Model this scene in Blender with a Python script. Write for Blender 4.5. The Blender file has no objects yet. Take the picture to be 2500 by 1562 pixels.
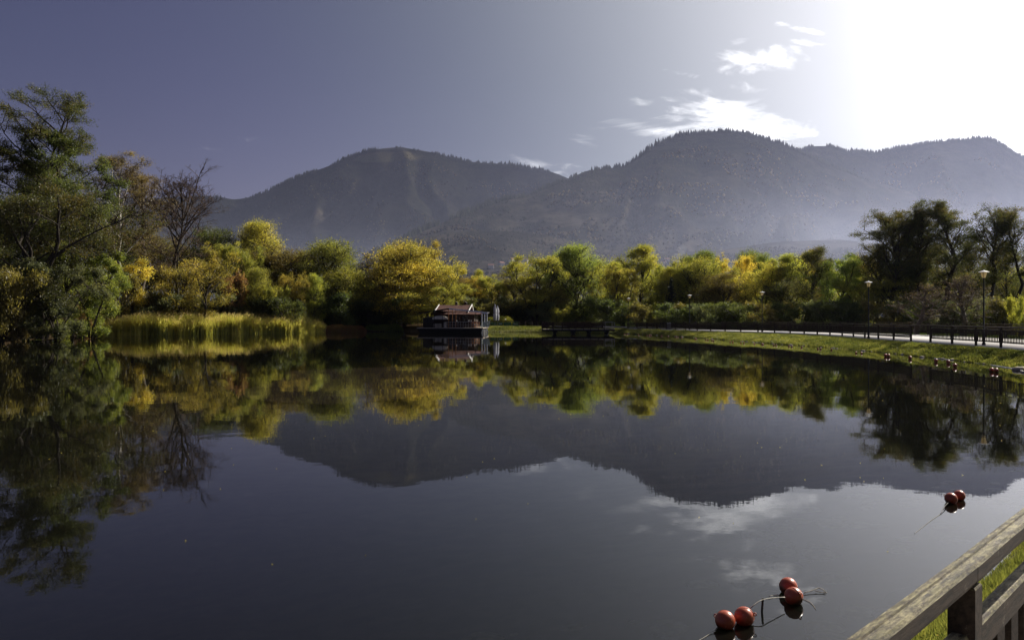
import bpy, math, random
import numpy as np
from mathutils import Vector, Matrix

R = math.radians
C = bpy.context.scene.collection
SC = bpy.context.scene

# ------------------------------------------------------------------ camera, sky, sun, exposure
CAM_H = 2.6
FPX, CX, HY = 1889.0, 1250.0, 772.0      # focal length and horizon measured on the photograph (2500 px wide)
cd = bpy.data.cameras.new('camera'); cam = bpy.data.objects.new('camera', cd); C.objects.link(cam)
cam.location = (0, 0, CAM_H); cam.rotation_euler = (R(90), 0, 0)
cd.sensor_width = 36; cd.lens = 36 * FPX / 2500; cd.shift_y = -9 / 2500
cd.clip_start = 0.05; cd.clip_end = 40000
SC.camera = cam

SUN_AZ, SUN_EL = R(50.0), R(33.0)        # azimuth to the right of +Y
SUN_DIR = Vector((math.sin(SUN_AZ) * math.cos(SUN_EL), math.cos(SUN_AZ) * math.cos(SUN_EL), math.sin(SUN_EL)))
sl = bpy.data.lights.new('sun', 'SUN'); sl.energy = 5.0; sl.angle = R(0.5); sl.color = (1.0, 0.93, 0.80)
sun = bpy.data.objects.new('sun', sl); C.objects.link(sun)
sun.rotation_euler = SUN_DIR.to_track_quat('Z', 'Y').to_euler()

SC.view_settings.view_transform = 'Standard'; SC.view_settings.look = 'None'
SC.view_settings.exposure = 0.5; SC.view_settings.gamma = 1.0; SC.view_settings.use_curve_mapping = False
SC.render.engine = 'CYCLES'
SC.cycles.use_denoising = True
SC.cycles.max_bounces = 8; SC.cycles.transparent_max_bounces = 12; SC.cycles.volume_bounces = 0
SC.cycles.transmission_bounces = 4; SC.cycles.glossy_bounces = 3; SC.cycles.diffuse_bounces = 2
SC.cycles.caustics_reflective = False; SC.cycles.caustics_refractive = False

class NT:
    """Small helper for building node trees."""
    def __init__(s, tree): s.t = tree; s.t.nodes.clear()
    def n(s, typ, **kw):
        nd = s.t.nodes.new(typ)
        for k, v in kw.items(): setattr(nd, k, v)
        return nd
    def l(s, a, b): s.t.links.new(a, b)
    def setin(s, nd, i, v):
        if isinstance(v, bpy.types.NodeSocket): s.l(v, nd.inputs[i])
        elif v is not None: nd.inputs[i].default_value = v
    def m(s, op, a, b=None, c=None, clamp=False):
        nd = s.n('ShaderNodeMath', operation=op); nd.use_clamp = clamp
        s.setin(nd, 0, a); s.setin(nd, 1, b); s.setin(nd, 2, c)
        return nd.outputs[0]
    def vm(s, op, a, b=None):
        nd = s.n('ShaderNodeVectorMath', operation=op)
        s.setin(nd, 0, a)
        if b is not None: s.setin(nd, 1, b)
        return nd.outputs['Value'] if op in ('DOT_PRODUCT', 'LENGTH') else nd.outputs[0]
    def mix(s, f, a, b, mode='MIX'):
        nd = s.n('ShaderNodeMix', data_type='RGBA', blend_type=mode)
        s.setin(nd, 0, f); s.setin(nd, 6, a); s.setin(nd, 7, b)
        return nd.outputs[2]
    def comb(s, x, y, z):
        nd = s.n('ShaderNodeCombineXYZ'); s.setin(nd, 0, x); s.setin(nd, 1, y); s.setin(nd, 2, z); return nd.outputs[0]
    def noise(s, vec, scale, detail=4, rough=0.55, dist=0.0, out=0):
        nd = s.n('ShaderNodeTexNoise')
        if vec is not None: s.l(vec, nd.inputs['Vector'])
        nd.inputs['Scale'].default_value = scale; nd.inputs['Detail'].default_value = detail
        nd.inputs['Roughness'].default_value = rough; nd.inputs['Distortion'].default_value = dist
        return nd.outputs[out]
    def rng(s, v, a, b, c=0.0, d=1.0, smooth=True):
        nd = s.n('ShaderNodeMapRange', interpolation_type='SMOOTHSTEP' if smooth else 'LINEAR')
        s.setin(nd, 0, v); s.setin(nd, 1, a); s.setin(nd, 2, b); s.setin(nd, 3, c); s.setin(nd, 4, d)
        return nd.outputs[0]
    def ramp(s, v, stops):
        nd = s.n('ShaderNodeValToRGB'); s.l(v, nd.inputs[0]); e = nd.color_ramp.elements
        while len(e) < len(stops): e.new(0.5)
        for q, (p, c) in zip(e, stops): q.position = p; q.color = (*c, 1)
        return nd.outputs[0]

def make_world():
    w = bpy.data.worlds.new('World'); SC.world = w; w.use_nodes = True
    g = NT(w.node_tree)
    sky = g.n('ShaderNodeTexSky', sky_type='NISHITA')
    sky.sun_disc = False; sky.sun_elevation = SUN_EL; sky.sun_rotation = SUN_AZ
    sky.altitude = 400; sky.air_density = 1.0; sky.dust_density = 1.6; sky.ozone_density = 2.0
    tc = g.n('ShaderNodeTexCoord'); d = tc.outputs['Generated']
    sep = g.n('ShaderNodeSeparateXYZ'); g.l(d, sep.inputs[0]); dx, dy, dz = sep.outputs
    # slightly violet, muted sky
    cosang = g.vm('DOT_PRODUCT', d, tuple(SUN_DIR))
    tc_ = g.mix(g.rng(cosang, .35, .80), (SKY_TINT[0], SKY_TINT[1], SKY_TINT[2], 1), (.42, .40, .40, 1))
    tint = g.mix(1.0, sky.outputs[0], tc_, 'MULTIPLY')
    # aureole of the sun in thin cirrus: broad and narrow lobes
    c0 = g.m('MAXIMUM', cosang, 0.0)
    # the veil of thin cirrus hangs low under the sun and is brightest there
    VA, VE = R(49), R(16); cv_ = g.m('MAXIMUM', g.vm('DOT_PRODUCT', d, (math.sin(VA) * math.cos(VE), math.cos(VA) * math.cos(VE), math.sin(VE))), 0.0)
    lobe = g.m('ADD', g.m('MINIMUM', g.m('MULTIPLY', g.m('POWER', cv_, 10.0), GLOW[0]), 20.0), g.m('MULTIPLY', g.m('POWER', c0, 5.0), GLOW[1]))
    # cirrus: cloud sheet projected on a high plane, gathered in a few wisps
    dyp = g.m('MAXIMUM', dy, 0.05)
    u = g.m('DIVIDE', dx, dyp); v = g.m('DIVIDE', dz, dyp)
    p = g.comb(g.m('MULTIPLY', u, 1.0), g.m('MULTIPLY', v, 2.6), 0.0)
    warp = g.noise(p, 2.2, 3, 0.5, 0.0, 1)
    p2 = g.vm('ADD', p, g.vm('MULTIPLY', g.vm('SUBTRACT', warp, (0.5, 0.5, 0.5)), (0.42, 0.42, 0.0)))
    fb = g.m('ADD', g.m('MULTIPLY', g.noise(p2, 9.0, 12, 0.66, 0.6), .6), g.m('MULTIPLY', g.noise(p2, 30.0, 8, 0.6, 0.3), .4))
    mask = None
    def P(x, y): return ((x - CX) / FPX, (HY - y) / FPX)
    # (x, y, half width, half height, slope, weight) on the photograph's sky
    blobs = [(1745, 290, 150, 46, -0.03, 1.12), (1840, 322, 130, 36, 0.10, 1.25), (1770, 262, 80, 20, 0.1, 1.2), (1580, 312, 130, 20, 0.12, 1.0), (1580, 250, 110, 14, -0.10, .95), (1650, 270, 90, 20, 0.1, .95),
             (1835, 150, 105, 34, -0.12, .97), (1668, 180, 85, 14, 0.18, .92), (1812, 214, 50, 18, 0.1, .95),
             (1962, 74, 62, 10, 0.22, .95), (1815, 100, 42, 11, -0.3, .85), (1985, 105, 70, 10, .12, .78),
             (1330, 405, 100, 17, 0.10, .88), (565, 335, 70, 10, 0.08, .66), (535, 365, 60, 7, 0.02, .6), (1970, 296, 30, 9, -.3, .55),
             (1450, 330, 100, 30, -0.4, .72), (1380, 425, 70, 18, .1, .92), (1700, 225, 70, 16, 0.0, .8)]
    for (bx, by, hw, hh, sl_, wt) in blobs:
        cu, cv = P(bx, by)
        du = g.m('SUBTRACT', u, cu); dv = g.m('SUBTRACT', g.m('SUBTRACT', v, cv), g.m('MULTIPLY', du, -sl_))
        a = g.m('MULTIPLY', du, FPX / hw); b = g.m('MULTIPLY', dv, FPX / hh)
        q = g.m('ADD', g.m('MULTIPLY', a, a), g.m('MULTIPLY', b, b))
        e = g.m('MULTIPLY', g.m('EXPONENT', g.m('MULTIPLY', q, -0.5)), wt)
        mask = e if mask is None else g.m('MAXIMUM', mask, e)
    front = g.rng(dy, 0.05, 0.25)
    dens = g.rng(g.m('ADD', fb, g.m('MULTIPLY', g.m('SUBTRACT', mask, 1.0), 0.30)), 0.37, 0.66)
    dens = g.m('MULTIPLY', g.m('MULTIPLY', dens, front), g.rng(mask, 0.02, 0.5))
    # thin veil everywhere, wider in the sunny half
    up = g.m('MAXIMUM', dz, 0.06)
    pp = g.comb(g.m('DIVIDE', dx, up), g.m('DIVIDE', dy, up), 0.0)
    veil = g.rng(g.noise(pp, 0.55, 8, 0.6, 0.6), 0.42, 0.78, 0.0, 1.0)
    veil = g.m('MULTIPLY', veil, g.rng(cosang, 0.35, 0.95, 0.04, 0.55))
    veil = g.m('MULTIPLY', veil, g.rng(dz, 0.0, 0.15))
    lit = g.m('ADD', g.m('MULTIPLY', g.m('POWER', c0, 4.0), 20.0), 3.5)
    cl = g.m('ADD', g.m('MULTIPLY', dens, g.m('MULTIPLY', lit, 1.3)), g.m('MULTIPLY', veil, g.m('MULTIPLY', lit, 0.05)))
    glow = g.mix(1.0, (1.0, 0.985, 0.96, 1), g.m('ADD', lobe, cl), 'MULTIPLY')
    tot = g.mix(1.0, tint, glow, 'ADD')
    bg = g.n('ShaderNodeBackground'); bg.inputs['Strength'].default_value = SKY_STR
    g.l(tot, bg.inputs[0])
    out = g.n('ShaderNodeOutputWorld'); g.l(bg.outputs[0], out.inputs[0])
SKY_TINT = (0.60, 0.435, 0.545)
SKY_STR = 0.05
GLOW = (17.0, 8.0)
make_world()

# ------------------------------------------------------------------ helpers
def at(px, py, D):
    """World point seen at photograph pixel (px, py) at depth D."""
    return Vector(((px - CX) / FPX * D, D, CAM_H + (HY - py) / FPX * D))
def tag(o, label=None, cat=None, group=None, kind=None):
    if label: o['label'] = label
    if cat: o['category'] = cat
    if group: o['group'] = group
    if kind: o['kind'] = kind
    return o
def empty(name, loc=(0, 0, 0), rz=0.0):
    o = bpy.data.objects.new(name, None); C.objects.link(o); o.location = loc; o.rotation_euler = (0, 0, rz)
    o.empty_display_size = 0.3
    return o
def mesh_np(name, verts, faces, smooth=False):
    """verts (n,3), faces (m,k) with one k."""
    verts = np.ascontiguousarray(verts, dtype=np.float32); faces = np.ascontiguousarray(faces, dtype=np.int32)
    me = bpy.data.meshes.new(name); n, (m, k) = len(verts), faces.shape
    me.vertices.add(n); me.vertices.foreach_set('co', verts.ravel())
    me.loops.add(m * k); me.loops.foreach_set('vertex_index', faces.ravel())
    me.polygons.add(m)
    me.polygons.foreach_set('loop_start', np.arange(0, m * k, k, dtype=np.int32))
    me.polygons.foreach_set('loop_total', np.full(m, k, dtype=np.int32))
    if smooth: me.polygons.foreach_set('use_smooth', np.ones(m, dtype=bool))
    me.update(calc_edges=True)
    return me
def link(name, me, mat=None, parent=None, loc=None):
    o = bpy.data.objects.new(name, me); C.objects.link(o)
    if mat is not None and len(me.materials) == 0: me.materials.append(mat)
    if parent is not None: o.parent = parent
    if loc is not None: o.location = loc
    return o
def copy_tree(o, parent=None):
    c = o.copy(); C.objects.link(c); c.parent = parent
    for ch in list(o.children): copy_tree(ch, c)
    return c
class MB:
    """Collects boxes, bars, tubes and other pieces into ONE mesh."""
    def __init__(s): s.v = []; s.f = []
    def add(s, vs, fs):
        b = len(s.v); s.v += [tuple(p) for p in vs]; s.f += [tuple(b + i for i in f) for f in fs]
    def box(s, c, size, rz=0.0, bev=0.0):
        x, y, z = size[0] / 2, size[1] / 2, size[2] / 2
        M = Matrix.Rotation(rz, 3, 'Z'); c = Vector(c)
        if bev <= 0:
            vs = [c + M @ Vector((a * x, b * y, d * z)) for d in (-1, 1) for a, b in ((-1, -1), (1, -1), (1, 1), (-1, 1))]
            s.add(vs, [(0, 3, 2, 1), (4, 5, 6, 7), (0, 1, 5, 4), (1, 2, 6, 5), (2, 3, 7, 6), (3, 0, 4, 7)])
        else:
            vs = []
            for d, k in ((-z, x - bev), (-z + bev, x), (z - bev, x), (z, x - bev)):
                kk = bev if k < x else 0
                vs += [c + M @ Vector((a * (x - kk), b * (y - kk), d)) for a, b in ((-1, -1), (1, -1), (1, 1), (-1, 1))]
            fs = [(0, 3, 2, 1), (12, 13, 14, 15)]
            for r in range(3):
                for i in range(4): j = (i + 1) % 4; fs.append((r * 4 + i, r * 4 + j, r * 4 + 4 + j, r * 4 + 4 + i))
            s.add(vs, fs)
        return s
    def bar(s, a, b, w, h=None, up=Vector((0, 0, 1)), bev=0.0):
        """Beam of section w (across) by h (up) from a to b."""
        a, b = Vector(a), Vector(b); h = h or w; d = (b - a).normalized()
        if abs(d.dot(up)) > 0.98: up = Vector((0, 1, 0))
        r = d.cross(up).normalized(); u = r.cross(d).normalized()
        if bev > 0:
            x, y = w / 2, h / 2
            sec = [(-x + bev, -y), (x - bev, -y), (x, -y + bev), (x, y - bev), (x - bev, y), (-x + bev, y), (-x, y - bev), (-x, -y + bev)]
        else: sec = [(-w / 2, -h / 2), (w / 2, -h / 2), (w / 2, h / 2), (-w / 2, h / 2)]
        n = len(sec); vs = [p + r * q[0] + u * q[1] for p in (a, b) for q in sec]
        fs = [tuple(range(n)), tuple(range(2 * n - 1, n - 1, -1))] + [((i + 1) % n, i, n + i, n + (i + 1) % n) for i in range(n)]
        s.add(vs, fs); return s
    def tube(s, pts, rad, n=6, cap=True):
        pts = [Vector(p) for p in pts]; rads = rad if isinstance(rad, (list, tuple)) else [rad] * len(pts)
        vs = []
        for i, p in enumerate(pts):
            d = (pts[min(i + 1, len(pts) - 1)] - pts[max(i - 1, 0)]).normalized()
            ref = Vector((0, 0, 1)) if abs(d.z) < 0.9 else Vector((1, 0, 0))
            r = d.cross(ref).normalized(); u = r.cross(d)
            for k in range(n):
                a = 2 * math.pi * k / n; vs.append(p + r * math.cos(a) * rads[i] + u * math.sin(a) * rads[i])
        fs = [(i * n + k, i * n + (k + 1) % n, (i + 1) * n + (k + 1) % n, (i + 1) * n + k) for i in range(len(pts) - 1) for k in range(n)]
        if cap: fs += [tuple(range(n - 1, -1, -1)), tuple(range((len(pts) - 1) * n, len(pts) * n))]
        s.add(vs, fs); return s
    def lathe(s, c, prof, n=12, squash=None):
        """prof: list of (radius, z)."""
        c = Vector(c); vs = []
        for r, z in prof:
            for k in range(n):
                a = 2 * math.pi * k / n; rr = r * (squash(k, z) if squash else 1)
                vs.append(c + Vector((math.cos(a) * rr, math.sin(a) * rr, z)))
        fs = [(i * n + k, i * n + (k + 1) % n, (i + 1) * n + (k + 1) % n, (i + 1) * n + k) for i in range(len(prof) - 1) for k in range(n)]
        fs += [tuple(range(n - 1, -1, -1)), tuple(range((len(prof) - 1) * n, len(prof) * n))]
        s.add(vs, fs); return s
    def sphere(s, c, r, n=16, m=10, sq=1.0):
        return s.lathe(c, [(max(r * math.sin(math.pi * i / m), r * 0.02), -r * sq * math.cos(math.pi * i / m)) for i in range(m + 1)], n)
    def build(s, name, mat, parent=None, smooth=False, loc=None):
        me = bpy.data.meshes.new(name); me.from_pydata([tuple(v) for v in s.v], [], s.f)
        if smooth: me.polygons.foreach_set('use_smooth', [True] * len(me.polygons))
        me.update(); return link(name, me, mat, parent, loc)

# numpy value noise for terrain
def vnoise(x, y, seed=0):
    xi, yi = np.floor(x).astype(np.int64), np.floor(y).astype(np.int64); xf, yf = x - xi, y - yi
    xf, yf = xf * xf * (3 - 2 * xf), yf * yf * (3 - 2 * yf)
    def h(a, b):
        n = (a * 374761393 + b * 668265263 + seed * 1442695041) & 0xffffffff
        n = ((n ^ (n >> 13)) * 1274126177) & 0xffffffff
        return ((n ^ (n >> 16)) & 0xffff) / 65535.0
    return (h(xi, yi) * (1 - xf) + h(xi + 1, yi) * xf) * (1 - yf) + (h(xi, yi + 1) * (1 - xf) + h(xi + 1, yi + 1) * xf) * yf
def fbm(x, y, oct=5, seed=0, ridged=False):
    s = np.zeros_like(x, dtype=float); a = 0.5; t = 0
    for o in range(oct):
        n = vnoise(x, y, seed + o * 17)
        if ridged: n = 1 - np.abs(2 * n - 1)
        s += n * a; t += a; a *= 0.5; x = x * 2.03 + 11.3; y = y * 2.03 + 5.7
    return s / t

# ------------------------------------------------------------------ materials
def mat_new(name): m = bpy.data.materials.new(name); m.use_nodes = True; return m, NT(m.node_tree)
def mat_simple(name, col, rough=0.7, vary=0.25, scale=3.0, bump=0.0, metal=0.0, col2=None, detail=5, spec=0.3, stretch=None, coord='Object'):
    m, g = mat_new(name)
    tc = g.n('ShaderNodeTexCoord'); vec = tc.outputs[coord]
    if stretch: vec = g.vm('MULTIPLY', vec, stretch)
    n = g.noise(vec, scale, detail, 0.6)
    c2 = col2 or tuple(c * (1 - vary) for c in col); c1 = col if col2 else tuple(min(1, c * (1 + vary)) for c in col)
    col_o = g.mix(g.rng(n, 0.3, 0.7), (*c2, 1), (*c1, 1))
    b = g.n('ShaderNodeBsdfPrincipled'); g.l(col_o, b.inputs['Base Color']); b.inputs['Roughness'].default_value = rough
    b.inputs['Metallic'].default_value = metal; b.inputs['Specular IOR Level'].default_value = spec
    if bump > 0:
        bp = g.n('ShaderNodeBump'); bp.inputs['Strength'].default_value = bump; bp.inputs['Distance'].default_value = 0.02
        g.l(g.noise(vec, scale * 4, 6, 0.65), bp.inputs['Height']); g.l(bp.outputs[0], b.inputs['Normal'])
    o = g.n('ShaderNodeOutputMaterial'); g.l(b.outputs[0], o.inputs[0]); return m
def mat_leaf(name, cols, trans=0.60, gloss=0.03, patch=0.35):
    """Leaf colours picked per leaf, drifting in patches through the crown; thin and translucent."""
    m, g = mat_new(name)
    geo = g.n('ShaderNodeNewGeometry'); tc = g.n('ShaderNodeTexCoord'); oi = g.n('ShaderNodeObjectInfo')
    pv = g.vm('ADD', tc.outputs['Object'], g.comb(g.m('MULTIPLY', oi.outputs['Random'], 50.0), 0.0, 0.0))
    big = g.noise(pv, patch, 3, 0.5)
    v = g.m('ADD', g.m('MULTIPLY', geo.outputs['Random Per Island'], 0.55), g.m('MULTIPLY', g.rng(big, 0.3, 0.7), 0.45))
    k = len(cols)
    col = g.ramp(v, [(0.12 + 0.76 * i / (k - 1), c) for i, c in enumerate(cols)])
    hs = g.n('ShaderNodeHueSaturation'); hs.inputs['Saturation'].default_value = .90; g.l(g.mix(1.0, col, (1.22, 1.2, 1.15, 1), 'MULTIPLY'), hs.inputs['Color'])
    g.l(g.rng(oi.outputs['Random'], 0, 1, 0.485, 0.515, False), hs.inputs['Hue'])
    g.l(g.rng(oi.outputs['Random'], 0, 1, 0.85, 1.15, False), hs.inputs['Value'])
    d = g.n('ShaderNodeBsdfDiffuse'); t = g.n('ShaderNodeBsdfTranslucent'); gl = g.n('ShaderNodeBsdfGlossy'); gl.inputs['Roughness'].default_value = 0.45
    g.l(hs.outputs[0], d.inputs[0]); g.l(g.mix(1.0, hs.outputs[0], (1.55, 1.5, 0.9, 1), 'MULTIPLY'), t.inputs[0]); gl.inputs[0].default_value = (0.8, 0.8, 0.8, 1)
    m1 = g.n('ShaderNodeMixShader'); m1.inputs[0].default_value = trans; g.l(d.outputs[0], m1.inputs[1]); g.l(t.outputs[0], m1.inputs[2])
    m2 = g.n('ShaderNodeMixShader'); m2.inputs[0].default_value = gloss; g.l(m1.outputs[0], m2.inputs[1]); g.l(gl.outputs[0], m2.inputs[2])
    o = g.n('ShaderNodeOutputMaterial'); g.l(m2.outputs[0], o.inputs[0]); return m

M = {}
M['leaf_dark'] = mat_leaf('leaf_dark', [(0.033, 0.045, 0.015), (0.06, 0.083, 0.021), (0.112, 0.128, 0.027)])
M['leaf_alder'] = mat_leaf('leaf_alder', [(0.032, 0.039, 0.013), (0.054, 0.065, 0.017), (0.108, 0.081, 0.019)])
M['leaf_green'] = mat_leaf('leaf_green', [(0.068, 0.105, 0.021), (0.128, 0.173, 0.027), (0.225, 0.24, 0.038)])
M['leaf_fresh'] = mat_leaf('leaf_fresh', [(0.085, 0.12, 0.022), (0.17, 0.205, 0.03), (0.29, 0.30, 0.045)])
M['leaf_lime'] = mat_leaf('leaf_lime', [(0.112, 0.135, 0.022), (0.225, 0.24, 0.03), (0.39, 0.352, 0.038)])
M['leaf_gold'] = mat_leaf('leaf_gold', [(0.11, 0.115, 0.02), (0.27, 0.25, 0.03), (0.50, 0.40, 0.04)])
M['leaf_orange'] = mat_leaf('leaf_orange', [(0.13, 0.11, 0.02), (0.36, 0.27, 0.024), (0.62, 0.41, 0.027)])
M['leaf_yellow'] = mat_leaf('leaf_yellow', [(0.18, 0.175, 0.025), (0.45, 0.38, 0.03), (0.70, 0.56, 0.045)])
M['leaf_olive'] = mat_leaf('leaf_olive', [(0.068, 0.063, 0.021), (0.128, 0.112, 0.027), (0.225, 0.18, 0.033)])
M['leaf_brown'] = mat_leaf('leaf_brown', [(0.06, 0.048, 0.021), (0.115, 0.085, 0.033), (0.22, 0.155, 0.05)])
M['leaf_russet'] = mat_leaf('leaf_russet', [(0.105, 0.048, 0.024), (0.195, 0.087, 0.036), (0.18, 0.135, 0.038)])
M['leaf_greygreen'] = mat_leaf('leaf_greygreen', [(0.053, 0.068, 0.033), (0.098, 0.12, 0.057), (0.15, 0.15, 0.068)])
M['needle'] = mat_leaf('needle', [(0.008, 0.014, 0.008), (0.014, 0.022, 0.011), (0.022, 0.03, 0.014)], trans=.2)
M['reed'] = mat_leaf('reed', [(.22, .23, .04), (.42, .40, .08), (.66, .57, .20)], trans=.6, patch=.25)
M['reed_plume'] = mat_leaf('reed_plume', [(.25, .18, .09), (.38, .28, .15), (.45, .36, .22)])
M['grass'] = mat_leaf('grass', [(.055, .070, .016), (.115, .130, .026), (.23, .225, .055)], trans=.5, patch=.6)
M['bark'] = mat_simple('bark', (.045, .036, .028), .9, .4, 2.0, .6, stretch=(3, 3, .6))
M['bark_grey'] = mat_simple('bark_grey', (.12, .10, .085), .9, .4, 2.0, .6, stretch=(3, 3, .6))
M['bark_birch'] = mat_simple('bark_birch', (.55, .52, .46), .7, .3, 1.2, .2, col2=(.10, .085, .07), stretch=(1, 1, 3))
M['twig'] = mat_simple('twig', (.11, .072, .048), .85, .3, 1.0)
M['twig_pale'] = mat_simple('twig_pale', (.30, .26, .20), .7, .3, 1.0)

# ------------------------------------------------------------------ lake outline and ground
#        x, y, bank height, bank width, extra hill behind
SHORE = [(0.2, 3.65, .75, 1.8, 0), (2.8, 5.98, .75, 1.8, 0), (6.45, 9.4, .75, 1.9, 0), (14, 18, .75, 2.3, 0), (20, 27, .75, 2.3, 0), (24.5, 37.2, .75, 2.4, 0),
         (25.8, 42, .75, 2.3, 0), (26.3, 48, .75, 2.3, 0), (26.4, 54.6, .75, 2.3, 0), (26.1, 61, .75, 3.0, 0), (25.9, 66, .75, 3.6, 0),
         (24.8, 73, .75, 5.0, 0), (24.2, 79, .75, 5.4, 0), (23.5, 85, .75, 4.2, 0), (22.5, 92, .72, 2.9, 0), (20.8, 101, .7, 2.0, 0), (18.6, 110, .7, 1.8, 0),
         (16, 118, .7, 2.0, 0), (12, 122, .7, 2.5, 0), (7, 124, .75, 3, 0), (3, 127, .8, 3.5, 0), (-2, 129, .8, 3, 0), (-9, 131, .8, 3, .5), (-20, 132, .6, 2.5, .8),
         (-27, 129, .5, 2, 1.5), (-34, 124, .4, 3, 2.5), (-44, 118, .4, 4, 3.8), (-55, 109, .4, 4, 4.2), (-59, 101, .5, 3, 4), (-58, 94, .5, 3, 3.5), (-55, 84, .5, 3, 3),
         (-52, 75, .5, 3, 2), (-51, 60, .6, 3, 1.5), (-51, 40, .6, 3, 1), (-45, 18, .6, 3, .5), (-32, 4, .7, 2.5, 0), (-16, -2.5, .75, 2, 0), (-6, -1.2, .75, 2, 0)]
def catmull(pts, step):
    P = np.array(pts, float); n = len(P); out = []
    for i in range(n):
        p0, p1, p2, p3 = P[i - 1], P[i], P[(i + 1) % n], P[(i + 2) % n]
        d = np.linalg.norm(p2[:2] - p1[:2]); near = np.linalg.norm(p1[:2]) < 14
        k = max(2, int(d / (step * (0.35 if near else 1))))
        for j in range(k):
            t = j / k
            out.append(.5 * ((2 * p1) + (-p0 + p2) * t + (2 * p0 - 5 * p1 + 4 * p2 - p3) * t * t + (-p0 + 3 * p1 - 3 * p2 + p3) * t ** 3))
    return np.array(out)
SH = catmull(SHORE, 1.0)
_t = np.roll(SH[:, :2], -1, 0) - np.roll(SH[:, :2], 1, 0); _t /= np.linalg.norm(_t, axis=1)[:, None]
NRM = np.stack([_t[:, 1], -_t[:, 0]], 1)                       # outward (the outline runs anticlockwise)
_c = SH[:, :2].mean(0)
if ((SH[:, :2] - _c) * NRM).sum() < 0: NRM = -NRM
wob = (fbm(np.arange(len(SH)) * .45, np.zeros(len(SH)), 3, 5) - .5) * np.where(np.linalg.norm(SH[:, :2], axis=1) < 16, .35, .8)
SH[:, :2] += NRM * wob[:, None]
def bank_z(f, H): return H * (1 - (1 - np.clip(f, 0, 1)) ** 1.7)
def make_ground():
    rings = []; N = len(SH); bw = SH[:, 3:4]; H = SH[:, 2]; hill = SH[:, 4]; cen = _c
    i_ = np.arange(N)
    def ring(off, z, radial=0.0):
        base = SH[:, :2] + NRM * off if radial == 0 else None
        if radial:
            b = SH[:, :2] + NRM * off; d = b - cen; d /= np.linalg.norm(d, axis=1)[:, None]; base = b + d * radial
        rings.append(np.column_stack([base, z]))
    ring(-1.2 * np.ones((N, 1)), np.full(N, -.35))
    for f in (0, .08, .18, .3, .45, .6, .75, .9, 1.0):
        nz = (fbm(i_ * .6, np.full(N, f * 9.0), 3, 3) - .5) * .22 * (f > 0) * (f < .7)
        ring(bw * f, bank_z(np.full(N, f), H) + nz - .004)
    for o in (1.0, 3.0, 6.0, 9.0, 13.0):
        k = min(1, o / 11); k = k * k * (3 - 2 * k)
        ring(bw + o, H - .004 + hill * k + (fbm(i_ * .3, np.full(N, o), 3, 9) - .5) * .5 * k * (hill > .3))
    zb = H + hill
    for r_, dz in ((8, .1), (25, .4), (60, 1.0), (150, 2), (500, 3), (1500, 4), (5000, 5), (14000, 6)):
        ring(bw + 13, zb * max(0, 1 - r_ / 300) + dz * .3, float(r_))
    V = np.concatenate(rings); F = []
    K = len(rings)
    idx = np.arange(N); nx = (idx + 1) % N
    for r_ in range(K - 1): F.append(np.stack([r_ * N + idx, (r_ + 1) * N + idx, (r_ + 1) * N + nx, r_ * N + nx], 1))
    return V, np.concatenate(F), K, N
m, g = mat_new('ground_soil')
geo = g.n('ShaderNodeNewGeometry'); pos = geo.outputs['Position']; sp = g.n('ShaderNodeSeparateXYZ'); g.l(pos, sp.inputs[0])
n1 = g.noise(pos, .35, 6, .6); n2 = g.noise(pos, 3.5, 6, .7)
lit_ = g.mix(g.rng(n2, .35, .65), (.025, .018, .011, 1), (.065, .045, .024, 1))
gr_ = g.mix(g.rng(n2, .3, .7), (.035, .055, .012, 1), (.085, .11, .022, 1))
isbank = g.m('MULTIPLY', g.rng(sp.outputs[0], -12, -6), g.m('MULTIPLY', g.rng(sp.outputs[2], .02, .10), g.rng(sp.outputs[2], 1.1, .9)))
col = g.mix(isbank, lit_, gr_)
far_ = g.rng(sp.outputs[1], 180, 400)
col = g.mix(far_, col, g.mix(g.rng(g.noise(pos, .01, 4), .35, .65), (.05, .055, .02, 1), (.12, .10, .035, 1)))
wet = g.rng(sp.outputs[2], .03, -.02)
col = g.mix(wet, col, (.016, .014, .010, 1))
b = g.n('ShaderNodeBsdfPrincipled'); g.l(col, b.inputs['Base Color']); b.inputs['Roughness'].default_value = 1; b.inputs['Specular IOR Level'].default_value = 0
bp = g.n('ShaderNodeBump'); bp.inputs['Strength'].default_value = .6; bp.inputs['Distance'].default_value = .05
g.l(g.noise(pos, 6, 6, .7), bp.inputs['Height']); g.l(bp.outputs[0], b.inputs['Normal'])
o = g.n('ShaderNodeOutputMaterial'); g.l(b.outputs[0], o.inputs[0]); M['ground'] = m
GV, GF, GK, GN = make_ground()
go = link('ground', mesh_np('ground', GV, GF, True), M['ground']); tag(go, 'grassy bank and leaf-strewn ground around the lake', 'ground', kind='structure')

def ground_z(x, y):
    d = np.hypot(SH[:, 0] - x, SH[:, 1] - y); i = int(d.argmin())
    off = (x - SH[i, 0]) * NRM[i, 0] + (y - SH[i, 1]) * NRM[i, 1]
    if off < 0: return -.3
    bw, H, hill = SH[i, 3], SH[i, 2], SH[i, 4]
    if off < bw: return float(bank_z(off / bw, H))
    k = min(1, (off - bw) / 11); k = k * k * (3 - 2 * k)
    return float(H + hill * k)

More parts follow.
